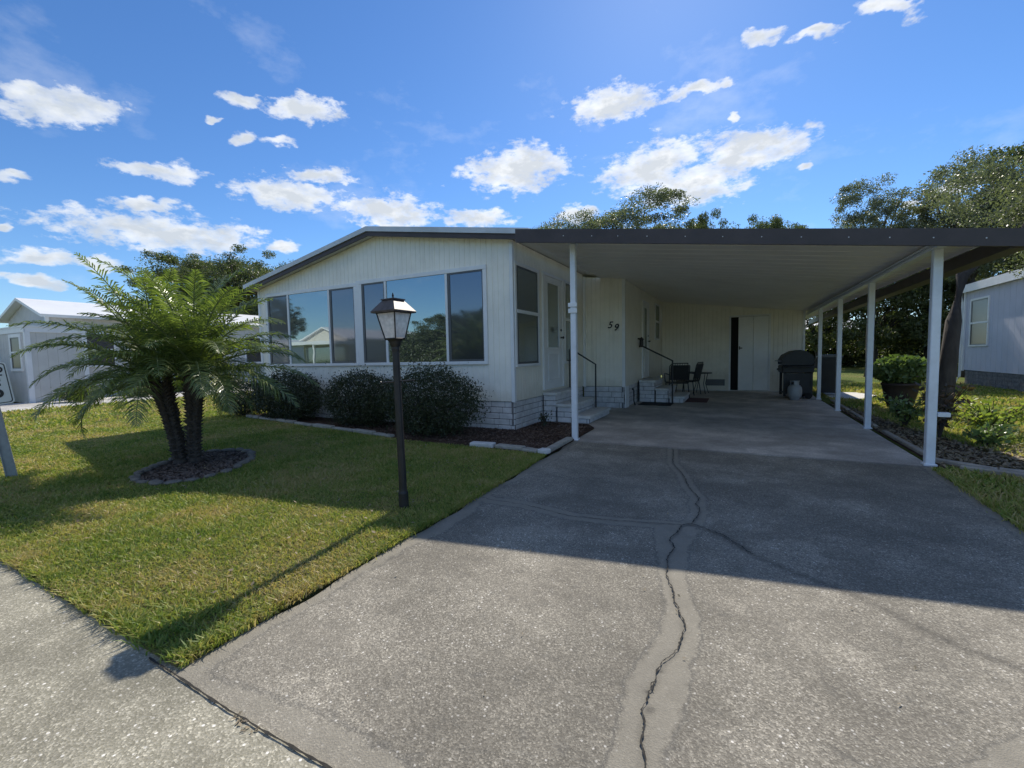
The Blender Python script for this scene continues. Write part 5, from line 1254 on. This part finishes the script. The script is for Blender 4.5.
for az, el, w_, h_ in ((200, 52, .34, .16), (235, 42, .30, .13), (262, 50, .42, .16), (292, 44, .32, .14), (325, 48, .34, .14), (345, 38, .22, .08), (190, 36, .2, .07)):  # large clouds out of view, added behind the camera for brighter, whiter fill light
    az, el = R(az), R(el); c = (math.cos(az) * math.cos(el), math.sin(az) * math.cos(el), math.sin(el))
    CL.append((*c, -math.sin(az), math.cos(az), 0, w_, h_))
def world():
    w = bpy.data.worlds.new('World'); scene.world = w; w.use_nodes = True; nt = w.node_tree
    bg = nt.nodes['Background']
    sky = nt.nodes.new('ShaderNodeTexSky'); sky.sky_type = 'NISHITA'; sky.sun_disc = False
    sky.sun_elevation = R(SUN_EL); sky.sun_rotation = R(90 - SUN_AZ)
    sky.air_density = 1.0; sky.dust_density = 0.1; sky.ozone_density = 3.0; sky.altitude = 0
    tc = nt.nodes.new('ShaderNodeTexCoord')
    nrm = nt.nodes.new('ShaderNodeVectorMath'); nrm.operation = 'NORMALIZE'; nt.links.new(tc.outputs['Generated'], nrm.inputs[0])
    P = nrm.outputs[0]
    # flatten scale for cloud texture so it stretches near the horizon
    nz = nt.nodes.new('ShaderNodeTexNoise'); nz.inputs['Scale'].default_value = 13; nz.inputs['Detail'].default_value = 3; nz.inputs['Roughness'].default_value = .6
    mp = nt.nodes.new('ShaderNodeMapping'); mp.inputs['Scale'].default_value = (1, 1, 2.0); nt.links.new(P, mp.inputs[0]); nt.links.new(mp.outputs[0], nz.inputs['Vector'])
    sub = nt.nodes.new('ShaderNodeVectorMath'); sub.operation = 'SUBTRACT'; nt.links.new(nz.outputs['Color'], sub.inputs[0]); sub.inputs[1].default_value = (.5, .5, .5)
    sc = nt.nodes.new('ShaderNodeVectorMath'); sc.operation = 'SCALE'; nt.links.new(sub.outputs[0], sc.inputs[0]); sc.inputs['Scale'].default_value = .05
    ad = nt.nodes.new('ShaderNodeVectorMath'); ad.operation = 'ADD'; nt.links.new(P, ad.inputs[0]); nt.links.new(sc.outputs[0], ad.inputs[1]); Q = ad.outputs[0]
    cur = None; low = None
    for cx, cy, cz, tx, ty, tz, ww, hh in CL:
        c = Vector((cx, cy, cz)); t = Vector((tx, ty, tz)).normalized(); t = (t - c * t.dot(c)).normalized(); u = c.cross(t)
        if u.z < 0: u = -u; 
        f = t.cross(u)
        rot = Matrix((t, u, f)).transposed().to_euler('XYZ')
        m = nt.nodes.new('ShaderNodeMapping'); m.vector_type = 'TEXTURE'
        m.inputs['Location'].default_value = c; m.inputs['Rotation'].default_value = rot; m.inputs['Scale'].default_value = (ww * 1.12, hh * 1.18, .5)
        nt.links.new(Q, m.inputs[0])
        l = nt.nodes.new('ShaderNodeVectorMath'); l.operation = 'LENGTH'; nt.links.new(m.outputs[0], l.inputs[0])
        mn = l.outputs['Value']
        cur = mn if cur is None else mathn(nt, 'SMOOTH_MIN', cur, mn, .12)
    fb = nt.nodes.new('ShaderNodeTexNoise'); fb.inputs['Scale'].default_value = 34; fb.inputs['Detail'].default_value = 8; fb.inputs['Roughness'].default_value = .62
    nt.links.new(mp.outputs[0], fb.inputs['Vector'])
    den = mathn(nt, 'ADD', mathn(nt, 'SUBTRACT', 1.0, cur), mathn(nt, 'MULTIPLY_ADD', fb.outputs['Fac'], 2.0, -1.0))
    a = ramp(nt, den, [(-0.05, 0.0), (0.14, 0.22), (0.36, 0.72), (0.75, 1.0)]).outputs[0]
    # thin veils
    n5_ = nt.nodes.new('ShaderNodeTexNoise'); n5_.inputs['Scale'].default_value = 5; n5_.inputs['Detail'].default_value = 7; n5_.inputs['Roughness'].default_value = .6
    nt.links.new(mp.outputs[0], n5_.inputs['Vector'])
    veil = ramp(nt, n5_.outputs['Fac'], [(0.57, 0.0), (0.80, 0.24)]).outputs[0]
    a = mathn(nt, 'MAXIMUM', a, veil)
    # cloud light: thicker cores greyer, brighter towards the sun
    sd = nt.nodes.new('ShaderNodeVectorMath'); sd.operation = 'DOT_PRODUCT'; nt.links.new(P, sd.inputs[0])
    sd.inputs[1].default_value = (math.cos(R(SUN_AZ)) * math.cos(R(SUN_EL)), math.sin(R(SUN_AZ)) * math.cos(R(SUN_EL)), math.sin(R(SUN_EL)))
    sunny = ramp(nt, sd.outputs['Value'], [(0.45, 0.0), (0.95, 1.0)]).outputs[0]
    n6 = nt.nodes.new('ShaderNodeTexNoise'); n6.inputs['Scale'].default_value = 19; n6.inputs['Detail'].default_value = 6; n6.inputs['Roughness'].default_value = .55
    off = nt.nodes.new('ShaderNodeVectorMath'); off.operation = 'ADD'; nt.links.new(mp.outputs[0], off.inputs[0]); off.inputs[1].default_value = (.31, .17, .05); nt.links.new(off.outputs[0], n6.inputs['Vector'])
    thick = mathn(nt, 'MULTIPLY_ADD', den, 0.30, n6.outputs['Fac'])
    core = ramp(nt, thick, [(0.44, 1.0), (0.78, 0.0)]).outputs[0]
    ccol = mixc(nt, core, (3.7, 4.1, 4.6), (5.9, 6.1, 6.3)); ccol = mixc(nt, sunny, ccol, mixc(nt, core, (4.1, 4.4, 4.8), (6.7, 6.8, 6.9)))
    hs = nt.nodes.new('ShaderNodeHueSaturation'); hs.inputs['Saturation'].default_value = 1.14; nt.links.new(sky.outputs[0], hs.inputs['Color'])
    skyc = mixc(nt, 1.0, hs.outputs[0], SKYTINT, 'MULTIPLY')
    col = mixc(nt, a, skyc, ccol)
    nt.links.new(col, bg.inputs['Color']); bg.inputs['Strength'].default_value = SKYSTR
    w.cycles.sampling_method = 'MANUAL'; w.cycles.sample_map_resolution = 512
SKYTINT = (0.59, 0.70, 0.84); SKYSTR = 0.12
world()

sl = bpy.data.lights.new('Sun', 'SUN'); sl.energy = 3.8; sl.angle = R(0.53); sl.color = (1.0, 0.93, 0.81)
so = bpy.data.objects.new('sun', sl); COL.objects.link(so)
sdir = Vector((math.cos(R(SUN_AZ)) * math.cos(R(SUN_EL)), math.sin(R(SUN_AZ)) * math.cos(R(SUN_EL)), math.sin(R(SUN_EL))))
so.rotation_euler = sdir.to_track_quat('Z', 'Y').to_euler(); so.location = sdir * 50

cam = bpy.data.cameras.new('Camera'); co = bpy.data.objects.new('camera', cam); COL.objects.link(co)
yaw, pitch, roll = 4.73797550e-01, 6.40036002e-02, -2.00070733e-02
f = Vector((-math.sin(yaw) * math.cos(pitch), math.cos(yaw) * math.cos(pitch), -math.sin(pitch)))
r0 = Vector((math.cos(yaw), math.sin(yaw), 0)); u0 = r0.cross(f)
r1_ = r0 * math.cos(roll) + u0 * math.sin(roll); u1 = -r0 * math.sin(roll) + u0 * math.cos(roll)
co.matrix_world = Matrix(((r1_.x, u1.x, -f.x, 0), (r1_.y, u1.y, -f.y, 0), (r1_.z, u1.z, -f.z, H), (0, 0, 0, 1)))
cam.sensor_width = 36; cam.lens = 440.7 / 1024 * 36; cam.clip_start = 0.05; cam.clip_end = 2000
scene.camera = co
scene.cycles.max_bounces = 6; scene.cycles.transparent_max_bounces = 12
scene.cycles.diffuse_bounces = 4; scene.cycles.glossy_bounces = 3
